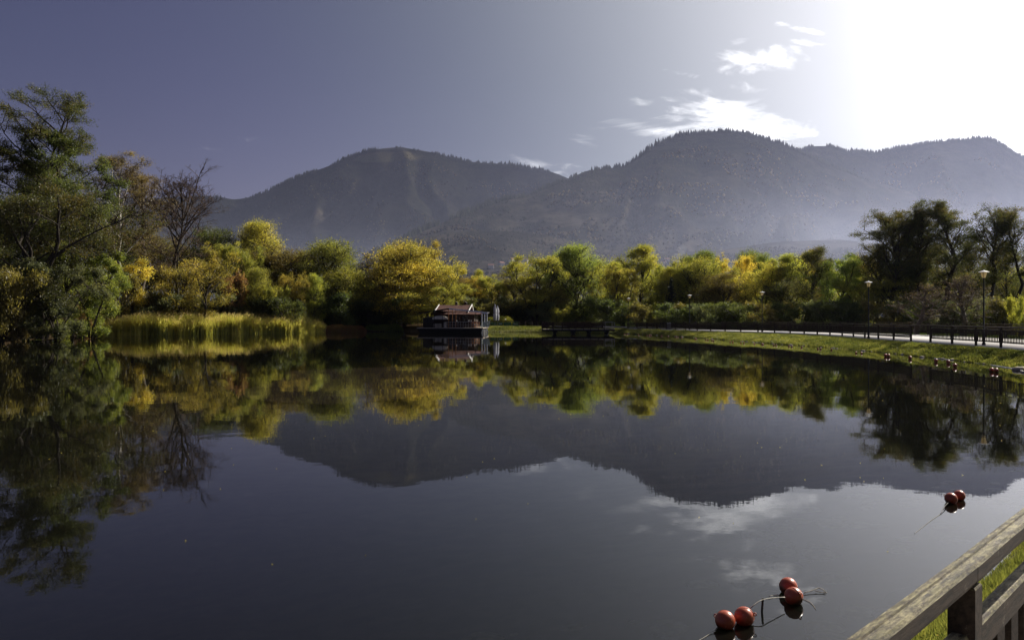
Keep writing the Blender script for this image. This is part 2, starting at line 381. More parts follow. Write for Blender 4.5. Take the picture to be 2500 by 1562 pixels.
# lake bed: stony close to the shore, falling to dark mud
def make_bed():
    N = len(SH); rings = []
    for off, z in ((0.05, .02), (-.6, -.16), (-1.4, -.30), (-2.6, -.48), (-4.2, -.75), (-7, -1.3), (-11, -2.0)):
        p = SH[:, :2] + NRM * off; nz = (fbm(p[:, 0] * 1.3, p[:, 1] * 1.3, 4, 21) - .5) * .16 * (off < -.3)
        rings.append(np.column_stack([p, z + nz]))
    cen = np.array([-10.0, 62.0])
    for s_ in (.55, .2): p = cen + (rings[-1][:, :2] - cen) * s_ if s_ == .55 else cen + (rings[-2][:, :2] - cen) * .3; rings.append(np.column_stack([p, np.full(N, -2.6)]))
    V = np.concatenate(rings); idx = np.arange(N); nx = (idx + 1) % N; F = []
    for r_ in range(len(rings) - 1): F.append(np.stack([r_ * N + idx, r_ * N + nx, (r_ + 1) * N + nx, (r_ + 1) * N + idx], 1))
    return V, np.concatenate(F)
m, g = mat_new('lake_bed_mud'); geo = g.n('ShaderNodeNewGeometry'); pos = geo.outputs['Position']
sp = g.n('ShaderNodeSeparateXYZ'); g.l(pos, sp.inputs[0])
mud = g.mix(g.rng(g.noise(pos, 1.5, 6, .65), .35, .65), (.010, .010, .007, 1), (.050, .042, .022, 1))
b = g.n('ShaderNodeBsdfPrincipled'); g.l(mud, b.inputs['Base Color']); b.inputs['Roughness'].default_value = .95
o = g.n('ShaderNodeOutputMaterial'); g.l(b.outputs[0], o.inputs[0]); M['bed'] = m
bv, bf = make_bed(); bo = link('lake_bed', mesh_np('lake_bed', bv, bf, True), M['bed']); tag(bo, 'muddy bed of the lake under the water', 'lake bed', kind='structure')

# water sheet
m, g = mat_new('lake_water'); geo = g.n('ShaderNodeNewGeometry'); pos = geo.outputs['Position']
fr = g.n('ShaderNodeFresnel'); fr.inputs['IOR'].default_value = 1.33
w1 = g.noise(g.vm('MULTIPLY', pos, (1.0, 1.0, 1.0)), .55, 2, .5); w2 = g.noise(pos, 3.2, 3, .55)
ht = g.m('ADD', g.m('MULTIPLY', w1, 1.0), g.m('MULTIPLY', w2, .18))
bp = g.n('ShaderNodeBump'); bp.inputs['Strength'].default_value = 1.0; bp.inputs['Distance'].default_value = .0030; g.l(ht, bp.inputs['Height'])
gl = g.n('ShaderNodeBsdfGlossy'); gl.inputs['Roughness'].default_value = .0; gl.inputs[0].default_value = (1, 1, 1, 1)
g.l(bp.outputs[0], gl.inputs['Normal']); g.l(bp.outputs[0], fr.inputs['Normal'])
tr = g.n('ShaderNodeBsdfTransparent'); tr.inputs[0].default_value = (.55, .58, .42, 1)
dif = g.n('ShaderNodeBsdfDiffuse'); dif.inputs[0].default_value = (.013, .013, .010, 1)     # silt held in the water
mx0 = g.n('ShaderNodeMixShader'); mx0.inputs[0].default_value = .3; g.l(tr.outputs[0], mx0.inputs[1]); g.l(dif.outputs[0], mx0.inputs[2])
mx = g.n('ShaderNodeMixShader'); g.l(fr.outputs[0], mx.inputs[0]); g.l(mx0.outputs[0], mx.inputs[1]); g.l(gl.outputs[0], mx.inputs[2])
o = g.n('ShaderNodeOutputMaterial'); g.l(mx.outputs[0], o.inputs[0]); M['water'] = m
def make_water():
    N = len(SH); p0 = SH[:, :2] + NRM * .6; cen = np.array([-10.0, 62.0])
    V = np.concatenate([np.column_stack([p0, np.zeros(N)]), [[*cen, 0]]]); idx = np.arange(N)
    return V, np.stack([idx, (idx + 1) % N, np.full(N, N)], 1)
wv, wf = make_water()
me = mesh_np('lake_water', wv, wf); wo = link('lake_water', me, M['water']); tag(wo, 'calm dark lake mirroring trees and mountains', 'water', kind='structure')
if sum(p.normal.z for p in me.polygons) < 0: me.flip_normals()

# ------------------------------------------------------------------ mountains
def mat_mountain():
    m, g = mat_new('mountain_forest'); geo = g.n('ShaderNodeNewGeometry'); pos = geo.outputs['Position']
    n1 = g.noise(pos, .0035, 5, .6); n2 = g.noise(pos, .02, 6, .7); n3 = g.noise(pos, .0011, 3, .5)
    c1 = g.mix(g.rng(n2, .35, .65), (.008, .010, .007, 1), (.022, .022, .013, 1))
    c2 = g.mix(g.rng(n2, .35, .65), (.022, .021, .016, 1), (.046, .040, .030, 1))
    sp = g.n('ShaderNodeSeparateXYZ'); g.l(pos, sp.inputs[0])
    zone = g.rng(g.m('ADD', sp.outputs[2], g.m('MULTIPLY', g.m('SUBTRACT', n3, .5), 900.0)), 650, 330)
    c3 = g.mix(g.rng(g.noise(pos, .008, 7, .75), .40, .62), (.020, .019, .014, 1), (.075, .064, .050, 1))
    col = g.mix(g.m('MULTIPLY', g.rng(n1, .46, .62), .9), c1, c2); col = g.mix(g.m('MULTIPLY', zone, g.rng(n1, .36, .56)), col, c3)
    mdx = g.vm('LENGTH', g.vm('MULTIPLY', g.vm('SUBTRACT', pos, (-775, 4650, 972)), (1.0, 1.0, 5.0))); col = g.mix(g.rng(g.m('ADD', mdx, g.m('MULTIPLY', n2, 260.0)), 400, 310), col, (.075, .066, .036, 1))
    b = g.n('ShaderNodeBsdfPrincipled'); g.l(col, b.inputs['Base Color']); b.inputs['Roughness'].default_value = 1; b.inputs['Specular IOR Level'].default_value = 0
    bp = g.n('ShaderNodeBump'); bp.inputs['Strength'].default_value = 1; bp.inputs['Distance'].default_value = 12; g.l(g.noise(pos, .03, 6, .7), bp.inputs['Height']); g.l(bp.outputs[0], b.inputs['Normal'])
    o = g.n('ShaderNodeOutputMaterial'); g.l(b.outputs[0], o.inputs[0]); return m
M['mountain'] = mat_mountain()
MTS = []
def mountain(name, label, ridge, Dr, Df, seed, foot_y=760, gully=.16, curve=.85, n_az=260, n_t=70):
    """ridge: photograph pixels of the skyline; Dr / Df: distance of crest and foot."""
    rx = np.array([p[0] for p in ridge], float); ry = np.array([p[1] for p in ridge], float)
    xs = np.linspace(rx[0], rx[-1], n_az); ys = np.interp(xs, rx, ry)
    # soften the polyline corners
    k = np.array([1, 2, 3, 2, 1.]); k /= k.sum(); ys = np.convolve(np.pad(ys, 2, 'edge'), k, 'valid')
    tan = (HY - ys) / FPX; u = (xs - CX) / FPX
    ts = np.concatenate([np.linspace(0, 1, n_t), 1 + np.linspace(.04, 1, 14)])
    T, U = np.meshgrid(ts, u, indexing='ij'); TAN = np.broadcast_to(tan, T.shape)
    DrA = np.interp(xs, *zip(*Dr)) if isinstance(Dr, list) else np.full(n_az, float(Dr)); DfA = DrA * Df if Df < 1 else np.full(n_az, float(Df)); dist = DfA[None] + (DrA - DfA)[None] * T; Dr = float(DrA.mean())
    gx = U * 10; gy = dist / (Dr * .16)
    rid = fbm(gx + (fbm(gx, gy, 3, seed + 5) - .5) * 1.2, gy * .55, 6, seed, True)
    w = np.clip(T, 0, 1); env = w * (1 - w) * 4
    e = TAN * (w ** curve) + TAN * (rid - .62) * gully * 2.2 * env * (1 - .45 * w)
    e = np.minimum(e, TAN * (.02 + .98 * w ** .35))
    back = np.clip(T - 1, 0, 1)
    z = CAM_H + e * dist; z = z * (1 - back) ** 1.4 - 30 * (T <= 0)
    X = U * dist; Y = dist
    V = np.stack([X, Y, z], -1).reshape(-1, 3); a, b_ = T.shape
    i = np.arange(a - 1)[:, None] * b_ + np.arange(b_ - 1)[None]; F = np.stack([i, i + 1, i + b_ + 1, i + b_], -1).reshape(-1, 4)
    me = mesh_np(name, V, F, True); o = link(name, me, M['mountain']); tag(o, label, 'mountain', kind='structure')
    MTS.append((V.reshape(a, b_, 3), n_t, seed)); return o
mountain('mountain', 'rounded forested mountain left of centre with a small clearing near its top',
         [(-500, 560), (-200, 520), (0, 500), (300, 488), (480, 482), (540, 481), (568, 488), (600, 484), (640, 474), (682, 452), (723, 434), (764, 419), (806, 405), (847, 384), (888, 370),
          (930, 363), (978, 359), (1017, 366), (1054, 372), (1095, 384), (1136, 394), (1188, 399), (1240, 401), (1291, 411), (1343, 418), (1389, 436), (1460, 470), (1560, 520), (1700, 560)], 4800, 3300, 6, gully=.34)
mountain('mountain', 'broad forested mountain on the far right, palest in the sun haze',
         [(1500, 600), (1700, 480), (1850, 400), (1952, 369), (1984, 357), (2025, 357), (2066, 370), (2128, 374), (2190, 362), (2252, 351), (2293, 346), (2355, 341), (2407, 336),
          (2428, 344), (2469, 367), (2500, 384), (2600, 410), (2800, 470), (3100, 520)], 4300, 2400, 31, gully=.28)
mountain('mountain', 'highest forested mountain right of centre with a long ridge falling to the left',
         [(860, 650), (909, 625), (930, 615), (981, 591), (1033, 563), (1085, 542), (1136, 522), (1188, 501), (1240, 483), (1281, 480), (1322, 463), (1364, 446), (1395, 436), (1426, 418), (1467, 413), (1529, 406),
          (1550, 388), (1591, 360), (1632, 341), (1674, 329), (1736, 321), (1787, 320), (1829, 325), (1870, 339), (1911, 353), (1952, 369), (2020, 400), (2120, 440), (2260, 480), (2400, 510), (2600, 540), (2900, 580)], [(860, 2100), (1400, 3100), (1700, 3600), (2900, 3600)], .45, 57, gully=.30, curve=.9)
mountain('foothill', 'low wooded foothill with scattered pale trees in front of the mountains',
         [(820, 680), (900, 640), (980, 605), (1040, 580), (1100, 568), (1180, 564), (1260, 565), (1330, 574), (1400, 592), (1480, 610), (1600, 618), (1750, 612), (1900, 590), (2050, 585), (2200, 600), (2400, 620), (2700, 640), (3000, 650)], 2000, 1100, 91, gully=.22, n_t=60)

# distant forest standing on the slopes
def far_forest():
    rng = np.random.default_rng(8)
    cone_v, cone_f, blob_v, blob_f = [], [], [], []
    m_cone = mat_leaf('far_conifer', [(.014, .018, .011), (.026, .030, .018), (.040, .040, .022)], trans=.1, patch=.004, gloss=0)
    m_blob = mat_leaf('far_deciduous', [(.018, .017, .012), (.040, .032, .020), (.16, .13, .07)], trans=.3, patch=.006, gloss=0)
    def put(kind, P, h, r):
        n = len(P)
        if kind == 'c':
            base = len(cone_v) and sum(len(v) for v in cone_v) or 0
            ang = np.arange(5) * 2 * np.pi / 5
            ring = np.stack([np.cos(ang), np.sin(ang), np.zeros(5)], 1)[None] * r[:, None, None]
            ring = ring + P[:, None]; ring[:, :, 2] += h[:, None] * .05
            apex = P + np.stack([np.zeros(n), np.zeros(n), h], 1)
            V = np.concatenate([ring, apex[:, None]], 1).reshape(-1, 3); o = base + np.arange(n)[:, None] * 6
            F = np.stack([np.stack([o[:, 0] + k, o[:, 0] + (k + 1) % 5, o[:, 0] + 5], 1) for k in range(5)], 1).reshape(-1, 3)
            cone_v.append(V); cone_f.append(F)
        else:
            base = len(blob_v) and sum(len(v) for v in blob_v) or 0
            oc = np.array([[1, 0, 0], [0, 1, 0], [-1, 0, 0], [0, -1, 0], [0, 0, 1.15], [0, 0, -1.]])
            V = P[:, None] + oc[None] * r[:, None, None] * rng.uniform(.75, 1.25, (n, 6, 1)); V[:, :, 2] += (h * .5)[:, None]
            V = V.reshape(-1, 3); o = base + np.arange(n) * 6; F = []
            for k in range(4):
                F.append(np.stack([o + k, o + (k + 1) % 4, o + 4], 1)); F.append(np.stack([o + (k + 1) % 4, o + k, o + 5], 1))
            blob_v.append(V); blob_f.append(np.stack(F, 1).reshape(-1, 3))
    for mi, (G, nt, seed) in enumerate(MTS):
        n_az = G.shape[1]
        def sample(n, tlo, thi, pw=1.0):
            a = rng.uniform(0, n_az - 1.001, n); t = tlo + (thi - tlo) * rng.uniform(0, 1, n) ** pw; tt = t * (nt - 1)
            ia, it = a.astype(int), np.minimum(tt.astype(int), nt - 2); fa, ft = (a - ia)[:, None], (tt - it)[:, None]
            P = (G[it, ia] * (1 - fa) + G[it, ia + 1] * fa) * (1 - ft) + (G[it + 1, ia] * (1 - fa) + G[it + 1, ia + 1] * fa) * ft
            return P
        near = mi == 3
        nb = 9000 if not near else 0
        if nb:
            P = sample(2600, .985, 1.0); kk_ = fbm(P[:, 0] / 130, P[:, 1] / 130, 3, 79); P = P[kk_ > .38]; kk_ = kk_[kk_ > .38]; h = rng.uniform(6, 24, len(P)) * (.35 + 1.2 * kk_); put('c', P, h, h * rng.uniform(.2, .3, len(P)))
        P = sample(20000 if nb else 9000, .1, .99); keep = fbm(P[:, 0] / 260, P[:, 1] / 260, 4, 77) > .46; P = P[keep]
        h = rng.uniform(6, 13, len(P)) * (.6 if near else 1); put('c', P, h, h * .3)
        P = sample(20000 if not near else 16000, .03, .9, .9); keep = fbm(P[:, 0] / 230, P[:, 1] / 230, 4, 78) > (.50 if not near else .42); P = P[keep]
        h = rng.uniform(4, 10, len(P)) * (.7 if near else 1); put('b', P, h, h * .55)
    o = link('conifer_forest', mesh_np('conifer_forest', np.concatenate(cone_v), np.concatenate(cone_f)), m_cone)
    tag(o, 'dark conifer forest covering the mountains and their crests', 'forest', kind='stuff')
    o = link('broadleaf_forest', mesh_np('broadleaf_forest', np.concatenate(blob_v), np.concatenate(blob_f)), m_blob)
    tag(o, 'brown and gold broadleaf woods on the lower mountain slopes', 'forest', kind='stuff')
far_forest()

# air: one closed box of even haze round everything
def make_haze():
    m = bpy.data.materials.new('haze_air'); m.use_nodes = True; g = NT(m.node_tree)
    v = g.n('ShaderNodeVolumePrincipled'); v.inputs['Color'].default_value = (.58, .64, 1.0, 1); v.inputs['Density'].default_value = HAZE_DENS
    v.inputs['Anisotropy'].default_value = HAZE_G
    o = g.n('ShaderNodeOutputMaterial'); g.l(v.outputs[0], o.inputs['Volume'])
    b = MB(); b.box((0, 0, 558), (40000, 40000, 1124)); h = b.build('haze', m)
    h.location.z = 0; tag(h, 'thin blue autumn haze filling the whole valley', 'haze', kind='stuff')
HAZE_DENS = 2.5e-5
HAZE_G = 0.60
make_haze()

# ------------------------------------------------------------------ trees
def curve_branches(rng, start, dirn, length, k, bend, wig):
    """Polylines (n,k,3) growing from start along dirn; bend lifts (+) or droops (-) them."""
    n = len(start); P = np.zeros((n, k, 3)); P[:, 0] = start; d = dirn / (np.linalg.norm(dirn, axis=1)[:, None] + 1e-9)
    for i in range(1, k):
        d = d + np.array([0, 0, 1.0]) * bend / k + rng.normal(0, wig, (n, 3)); d /= np.linalg.norm(d, axis=1)[:, None]
        P[:, i] = P[:, i - 1] + d * (length / (k - 1))[:, None]
    return P
def interp(P, i, t):
    k = P.shape[1]; f = t * (k - 1); j = np.minimum(f.astype(int), k - 2); f = (f - j)[:, None]
    a, b = P[i, j], P[i, j + 1]; return a * (1 - f) + b * f, b - a
def children(rng, P, Lp, per, t0, ratio, ang, bend, wig, k, taper=.5):
    n = len(P); i = np.repeat(np.arange(n), per); t = np.clip(t0 + (1 - t0) * rng.uniform(0, 1, len(i)) ** .8, 0, .999)
    s, d = interp(P, i, t); d = d / (np.linalg.norm(d, axis=1)[:, None] + 1e-9)
    r = rng.normal(0, 1, (len(i), 3)); r -= d * (r * d).sum(1)[:, None]; r /= np.linalg.norm(r, axis=1)[:, None] + 1e-9
    a = np.radians(rng.normal(ang, ang * .22, len(i)))[:, None]
    L = Lp[i] * ratio * (1 - taper * t) * rng.uniform(.6, 1.25, len(i))
    return curve_branches(rng, s, d * np.cos(a) + r * np.sin(a), L, k, bend, wig), L, i, t
def tubes(P, r0, r1, sides):
    """Tapered tubes along polylines: r0, r1 per branch."""
    n, k, _ = P.shape; d = np.zeros_like(P); d[:, 1:-1] = P[:, 2:] - P[:, :-2]; d[:, 0] = P[:, 1] - P[:, 0]; d[:, -1] = P[:, -1] - P[:, -2]
    d /= np.linalg.norm(d, axis=2)[..., None] + 1e-9
    ref = np.where(np.abs(d[..., 2:3]) > .9, np.array([1., 0, 0]), np.array([0, 0, 1.])); u = np.cross(d, ref); u /= np.linalg.norm(u, axis=2)[..., None] + 1e-9; w = np.cross(d, u)
    tt = np.linspace(0, 1, k)[None, :]; rad = r0[:, None] * (1 - tt) + r1[:, None] * tt
    an = np.arange(sides) * 2 * np.pi / sides
    V = P[:, :, None] + (u[:, :, None] * np.cos(an)[None, None, :, None] + w[:, :, None] * np.sin(an)[None, None, :, None]) * rad[:, :, None, None]
    base = (np.arange(n) * k * sides)[:, None, None] + (np.arange(k - 1) * sides)[None, :, None]; s_ = np.arange(sides)[None, None]; s2 = (s_ + 1) % sides
    F = np.stack([base + s_, base + s2, base + sides + s2, base + sides + s_], -1).reshape(-1, 4)
    return V.reshape(-1, 3), F
def leaves(rng, pts, size, flat=.0, droop=0.0, aspect=.62):
    n = len(pts); sz = size * rng.uniform(.6, 1.35, n)[:, None]
    a = rng.normal(0, 1, (n, 3)); a[:, 2] = a[:, 2] * (1 - flat) - droop; a /= np.linalg.norm(a, axis=1)[:, None] + 1e-9
    b = rng.normal(0, 1, (n, 3)); b -= a * (a * b).sum(1)[:, None]; b /= np.linalg.norm(b, axis=1)[:, None] + 1e-9
    V = np.stack([pts - a * sz * .5, pts + b * sz * .5 * aspect, pts + a * sz * .5, pts - b * sz * .5 * aspect], 1).reshape(-1, 3)
    i = np.arange(n)[:, None] * 4; return V, np.concatenate([i, i + 1, i + 2, i + 3], 1)
def merge(parts):
    V, F, b = [], [], 0
    for v, f in parts: V.append(v); F.append(f + b); b += len(v)
    return np.concatenate(V), np.concatenate(F)

PROF = {
    'round': lambda t: np.sqrt(np.clip(1 - (1.9 * t - .85) ** 2, .04, 1)),
    'dome': lambda t: np.sqrt(np.clip(1 - t ** 2.2, .03, 1)) * (.75 + .25 * np.clip(t * 3, 0, 1)),
    'tall': lambda t: (np.clip(1 - t, 0.05, 1) ** .55) * (.55 + .45 * np.clip(t * 2.5, 0, 1)),
    'cone': lambda t: np.clip(1.02 - t, .04, 1),
    'top': lambda t: .35 + .65 * np.sin(np.clip(t, 0, 1) * np.pi * .86) ** .8,
}
def tree_data(seed, H, W, crown0=.15, prof='dome', limbs=26, sub=7, twig=5, angle=55, bend=.5, tw_bend=.0, n_leaf=12000, leaf=.17, sigma=.22, lean=(0, 0), stems=1,
              trunk_r=None, wig=.12, droop=0.0, flat=0.0, lr=.017, bark_twigs=True, level4=0, tw_r=.018, spread=0.0, fit=True, spray=0):
    rng = np.random.default_rng(seed); trunk_r = trunk_r or H * .016
    tp = []
    for s in range(stems):
        a = rng.uniform(0, 6.28); sp = spread * (1 if stems > 1 else 0)
        top = np.array([lean[0] * H + math.cos(a) * sp * W * .5, lean[1] * H + math.sin(a) * sp * W * .5, H * (rng.uniform(.82, .97) if s else .97)])
        tt = np.linspace(0, 1, 10)[:, None]; p = tt ** (1.0 if stems == 1 else .9) * top
        if stems > 1: p[:, :2] = (tt ** 1.3) * top[:2]
        wob = np.cumsum(rng.normal(0, H * .011, (10, 3)), 0); wob[:, 2] = 0; p[1:] += wob[1:] - wob[0]
        p[:, :2] += np.array([math.cos(a), math.sin(a)]) * (.18 if stems > 1 else 0); tp.append(p)
    TP = np.array(tp); kk = max(4, limbs // stems)
    i = np.repeat(np.arange(stems), kk); t = np.clip(np.tile(np.linspace(0, 1, kk), stems) + rng.normal(0, .03, len(i)), 0, 1)
    tz = crown0 + (1 - crown0) * t * .97; s, d = interp(TP, i, np.clip(tz, 0, .999))
    az = np.arange(len(i)) * 2.39996 + rng.normal(0, .35, len(i)) + seed
    el = np.radians(90 - angle * (1 - .45 * t) + rng.normal(0, 7, len(i)))
    dr = np.stack([np.cos(az) * np.cos(el), np.sin(az) * np.cos(el), np.sin(el)], 1)
    L1 = W * .5 * PROF[prof](t) / np.maximum(np.cos(el), .5) * rng.uniform(.72, 1.12, len(i)) * (.62 if stems > 1 else .85)
    L1 = np.clip(L1, W * .06, H * .42)
    P1 = curve_branches(rng, s, dr, L1, 6, bend, wig)
    P2, L2, i2, t2 = children(rng, P1, L1, sub, .22, .48, 48, bend * .6, wig * 1.3, 5)
    P3, L3, i3, t3 = children(rng, P2, L2, twig, .2, .52, 45, tw_bend, wig * 1.6, 4)
    r1 = np.clip(L1 * lr, .02, trunk_r * .5); wood = [tubes(TP, np.full(stems, trunk_r if stems == 1 else trunk_r * .62), np.full(stems, trunk_r * .14), 7)]
    wood.append(tubes(P1, r1, r1 * .25, 5))
    thin = []
    r2 = np.maximum(r1[i2] * .45, .012)
    thin.append(tubes(P2, r2, r2 * .35, 3))
    if bark_twigs: thin.append(tubes(P3, np.full(len(P3), tw_r), np.full(len(P3), tw_r * .35), 3))
    last, lastL = P3, L3
    if level4:
        P4, L4, _, _ = children(rng, P3, L3, level4, .15, .6, 38, tw_bend, wig * 1.8, 3)
        thin.append(tubes(P4, np.full(len(P4), tw_r * .7), np.full(len(P4), tw_r * .3), 3)); last, lastL = P4, L4
    q = rng.integers(0, len(last), n_leaf)
    # clumps: twigs carry unequal shares of the leaves
    wgt = rng.gamma(1.3, 1.0, len(last)); q = rng.choice(len(last), n_leaf, p=wgt / wgt.sum()) if n_leaf else q
    allp = None
    if n_leaf:
        tt = rng.uniform(.1, 1.08, n_leaf); pt, _ = interp(last, q, np.clip(tt, 0, .999)); pt = pt + rng.normal(0, sigma, (n_leaf, 3))
        allp = pt
    # fit to the wanted height and width
    ref = allp if allp is not None else last[:, -1]
    if fit:
        zs = H / np.percentile(ref[:, 2], 99.7); ax = np.array([lean[0], lean[1]]) * 1.0
        cx = (ref[:, 2:3] / H) * ax[None] * H
        rr = np.percentile(np.abs(ref[:, 0] - cx[:, 0]), 94); xs = (W * .5) / rr
        def fx(A):
            B = A.copy(); c = (A[..., 2:3] / H) * ax * H; B[..., :2] = (A[..., :2] - c) * xs + c * zs; B[..., 2] = A[..., 2] * zs; return B
    else: fx = lambda A: A
    wv, wf = merge(wood); tv, tf = merge(thin); wv = fx(wv); tv = fx(tv)
    # keep the trunk's own thickness near the ground
    lv = None
    if allp is not None: lv = leaves(rng, fx(allp), leaf, flat, droop)
    return (wv, wf), (tv, tf), lv
def conifer_data(seed, H, W, layers=26, n=7000, size=.28):
    rng = np.random.default_rng(seed); tp = np.linspace([0, 0, 0], [0, 0, H], 8)[None]
    m_ = layers * 9; t = np.repeat(np.linspace(.06, .98, layers), 9) + rng.normal(0, .008, m_); az = rng.uniform(0, 6.28, m_)
    L = W * .5 * (1.03 - t) * rng.uniform(.7, 1.15, m_); s = np.stack([np.zeros(m_), np.zeros(m_), t * H], 1)
    P = curve_branches(rng, s, np.stack([np.cos(az), np.sin(az), np.full(m_, -.05)], 1), L, 5, -.5, .05)
    q = rng.choice(m_, n, p=L / L.sum()); pt, _ = interp(P, q, rng.uniform(.05, 1, n)); pt += rng.normal(0, .12, (n, 3)) * np.array([1, 1, .6])
    return tubes(tp, np.array([H * .014]), np.array([.02]), 7), tubes(P, np.full(m_, .03), np.full(m_, .01), 3), leaves(rng, pt, size, .5, .35, .5)
PROTO = {}
def proto(key, **kw):
    d = conifer_data(**kw) if key.startswith('conifer') else tree_data(**kw)
    PROTO[key] = [mesh_np('trunk', *d[0], True), mesh_np('branches', *d[1]), mesh_np('crown', *d[2]) if d[2] is not None else None, kw['H'], kw['W']]
# every prototype is 12 m tall, 10 m wide and scaled in place
for j in range(4): proto('willow%d' % j, seed=10 + j, H=12, W=10, crown0=.05, prof=['dome', 'round', 'dome', 'tall'][j], limbs=48, sub=9, twig=5, angle=46, bend=.7, n_leaf=36000, leaf=.17, sigma=.34, wig=.09)
for j in range(3): proto('multi%d' % j, seed=30 + j, H=12, W=10, crown0=.16, prof=['round', 'dome', 'round'][j], limbs=34, sub=7, twig=5, angle=42, bend=.5, n_leaf=26000, leaf=.19, sigma=.28, stems=4, spread=.75, wig=.13)
for j in range(3): proto('poplar%d' % j, seed=40 + j, H=12, W=7, crown0=.08, prof='tall', limbs=34, sub=7, twig=5, angle=38, bend=.6, n_leaf=24000, leaf=.18, sigma=.27, wig=.11, stems=1 + (j == 2) * 2, spread=.5)
for j in range(3): proto('alder%d' % j, seed=50 + j, H=12, W=8, crown0=.22, prof=['tall', 'top', 'tall'][j], limbs=34, sub=8, twig=5, angle=54, bend=.3, n_leaf=22000, leaf=.15, sigma=.24, wig=.12, trunk_r=.20)
for j in range(4): proto('bush%d' % j, seed=60 + j, H=4, W=6, crown0=.02, prof='dome', limbs=30, sub=6, twig=4, angle=58, bend=.3, n_leaf=12000, leaf=.17, sigma=.22, stems=5, spread=.9, trunk_r=.10, wig=.18)
for j in range(2): proto('thin%d' % j, seed=70 + j, H=12, W=6, crown0=.15, prof='tall', limbs=30, sub=8, twig=6, angle=35, bend=.5, n_leaf=900, leaf=.15, sigma=.2, level4=2, tw_r=.022, wig=.12)
proto('conifer0', seed=80, H=12, W=5); proto('conifer1', seed=81, H=12, W=6, layers=20)

def place_tree(kind, name, label, leafmat, px, top, D, w_px, base=None, bark='bark', group=None, rz=None, cat='tree', ybase=None, leanx=0):
    """Tree of prototype kind whose crown is centred at photograph column px, top at row top, at depth D."""
    me_t, me_b, me_c, H0, W0 = PROTO[kind]; rnd = random.Random(hash((px, top)) & 0xffff)
    x = (px - CX) / FPX * D; z0 = ground_z(x, D) if base is None else base
    if z0 < 0: z0 = .1
    zt = CAM_H + (HY - top) / FPX * D; h = zt - z0; w = w_px / FPX * D
    root = empty(name, (x, D, z0 - .05), rnd.uniform(0, 6.28) if rz is None else rz)
    root.scale = (w / W0, w / W0, h / H0)
    tag(root, label, cat, group)
    for nm, me, mt in (('trunk', me_t, M[bark]), ('branches', me_b, M['twig'] if bark != 'bark' else M['bark']), ('crown', me_c, M[leafmat] if leafmat else None)):
        if me is None: continue
        if len(me.materials) == 0: me.materials.append(mt)
        o = bpy.data.objects.new(nm, me); C.objects.link(o); o.parent = root
        if nm != 'trunk': o['kind'] = 'stuff'
        o.material_slots[0].link = 'OBJECT'; o.material_slots[0].material = mt
    return root
def own_tree(name, label, px, top, D, w_px, leafmat, bark='bark', base=None, group=None, cat='tree', twigmat=None, **kw):
    """A tree grown for its own place."""
    x = (px - CX) / FPX * D; z0 = ground_z(x, D) if base is None else base
    if z0 < 0: z0 = .1
    h = CAM_H + (HY - top) / FPX * D - z0; w = w_px / FPX * D
    root = empty(name, (x, D, z0 - .05)); tag(root, label, cat, group)
    a, b, c = tree_data(H=h, W=w, **kw)
    link('trunk', mesh_np('trunk', *a, True), M[bark], root); link('branches', mesh_np('branches', *b), M[twigmat or ('twig' if bark != 'bark' else 'bark')], root)['kind'] = 'stuff'
    if c is not None: link('crown', mesh_np('crown', *c), M[leafmat], root)['kind'] = 'stuff'
    return root

# --- tall trees on the left bank, each grown for its place
GL = 'tall trees on the left bank'
own_tree('alder_tree', 'tallest alder on the left bank, airy dark crown on a leaning trunk', 62, 211, 92, 205, 'leaf_alder', group=GL, seed=101, crown0=.30, prof='top', limbs=34, sub=8, twig=6,
         angle=58, bend=.25, n_leaf=70000, leaf=.13, sigma=.24, lean=(.13, 0), trunk_r=.36, wig=.13)
own_tree('alder_tree', 'dark alder cut by the left edge of the view beside the tallest alder', -55, 262, 90, 190, 'leaf_alder', group=GL, seed=102, crown0=.2, prof='tall', limbs=30, sub=7, twig=5,
         angle=66, bend=.3, n_leaf=35200, leaf=.16, sigma=.18, trunk_r=.3, wig=.16)
own_tree('alder_tree', 'dense dark green alder just right of the tallest one, tiered branches', 172, 324, 95, 235, 'leaf_dark', group=GL, seed=103, crown0=.10, prof='round', limbs=44, sub=8, twig=6,
         angle=70, bend=.15, n_leaf=92400, leaf=.16, sigma=.20, trunk_r=.3, wig=.14)
own_tree('willow_tree', 'green willow in front of the tallest alder with thin arching bare stems', 100, 470, 86, 250, 'leaf_alder', group=GL, seed=104, crown0=.10, prof='dome', limbs=36, sub=8, twig=5,
         angle=44, bend=.2, n_leaf=74800, leaf=.14, sigma=.28, stems=4, spread=.6, trunk_r=.26, wig=.17)
own_tree('willow_tree', 'low bright green willow leaning over the water left of the reeds', 222, 600, 90, 150, 'leaf_fresh', group=GL, seed=105, crown0=.05, prof='dome', limbs=30, sub=7, twig=5,
         angle=55, bend=.1, n_leaf=48400, leaf=.14, sigma=.22, stems=4, spread=.8, trunk_r=.14, wig=.18)
own_tree('willow_tree', 'mid-green willow hanging low over the waterline at the left', 140, 640, 84, 190, 'leaf_greygreen', group=GL, seed=115, crown0=.03, prof='dome', limbs=30, sub=7, twig=5,
         angle=62, bend=-.1, n_leaf=48400, leaf=.14, sigma=.22, stems=5, spread=.9, trunk_r=.14, wig=.18)
own_tree('birch_tree', 'pale-stemmed birch with a thin rusty crown behind the left willows', 303, 372, 120, 175, 'leaf_brown', bark='bark_birch', group=GL, seed=106, crown0=.25, prof='tall', limbs=34, sub=8, twig=6,
         angle=40, bend=.1, tw_bend=-.9, n_leaf=30000, leaf=.11, sigma=.22, level4=3, tw_r=.024, trunk_r=.2, wig=.13, twigmat='twig')
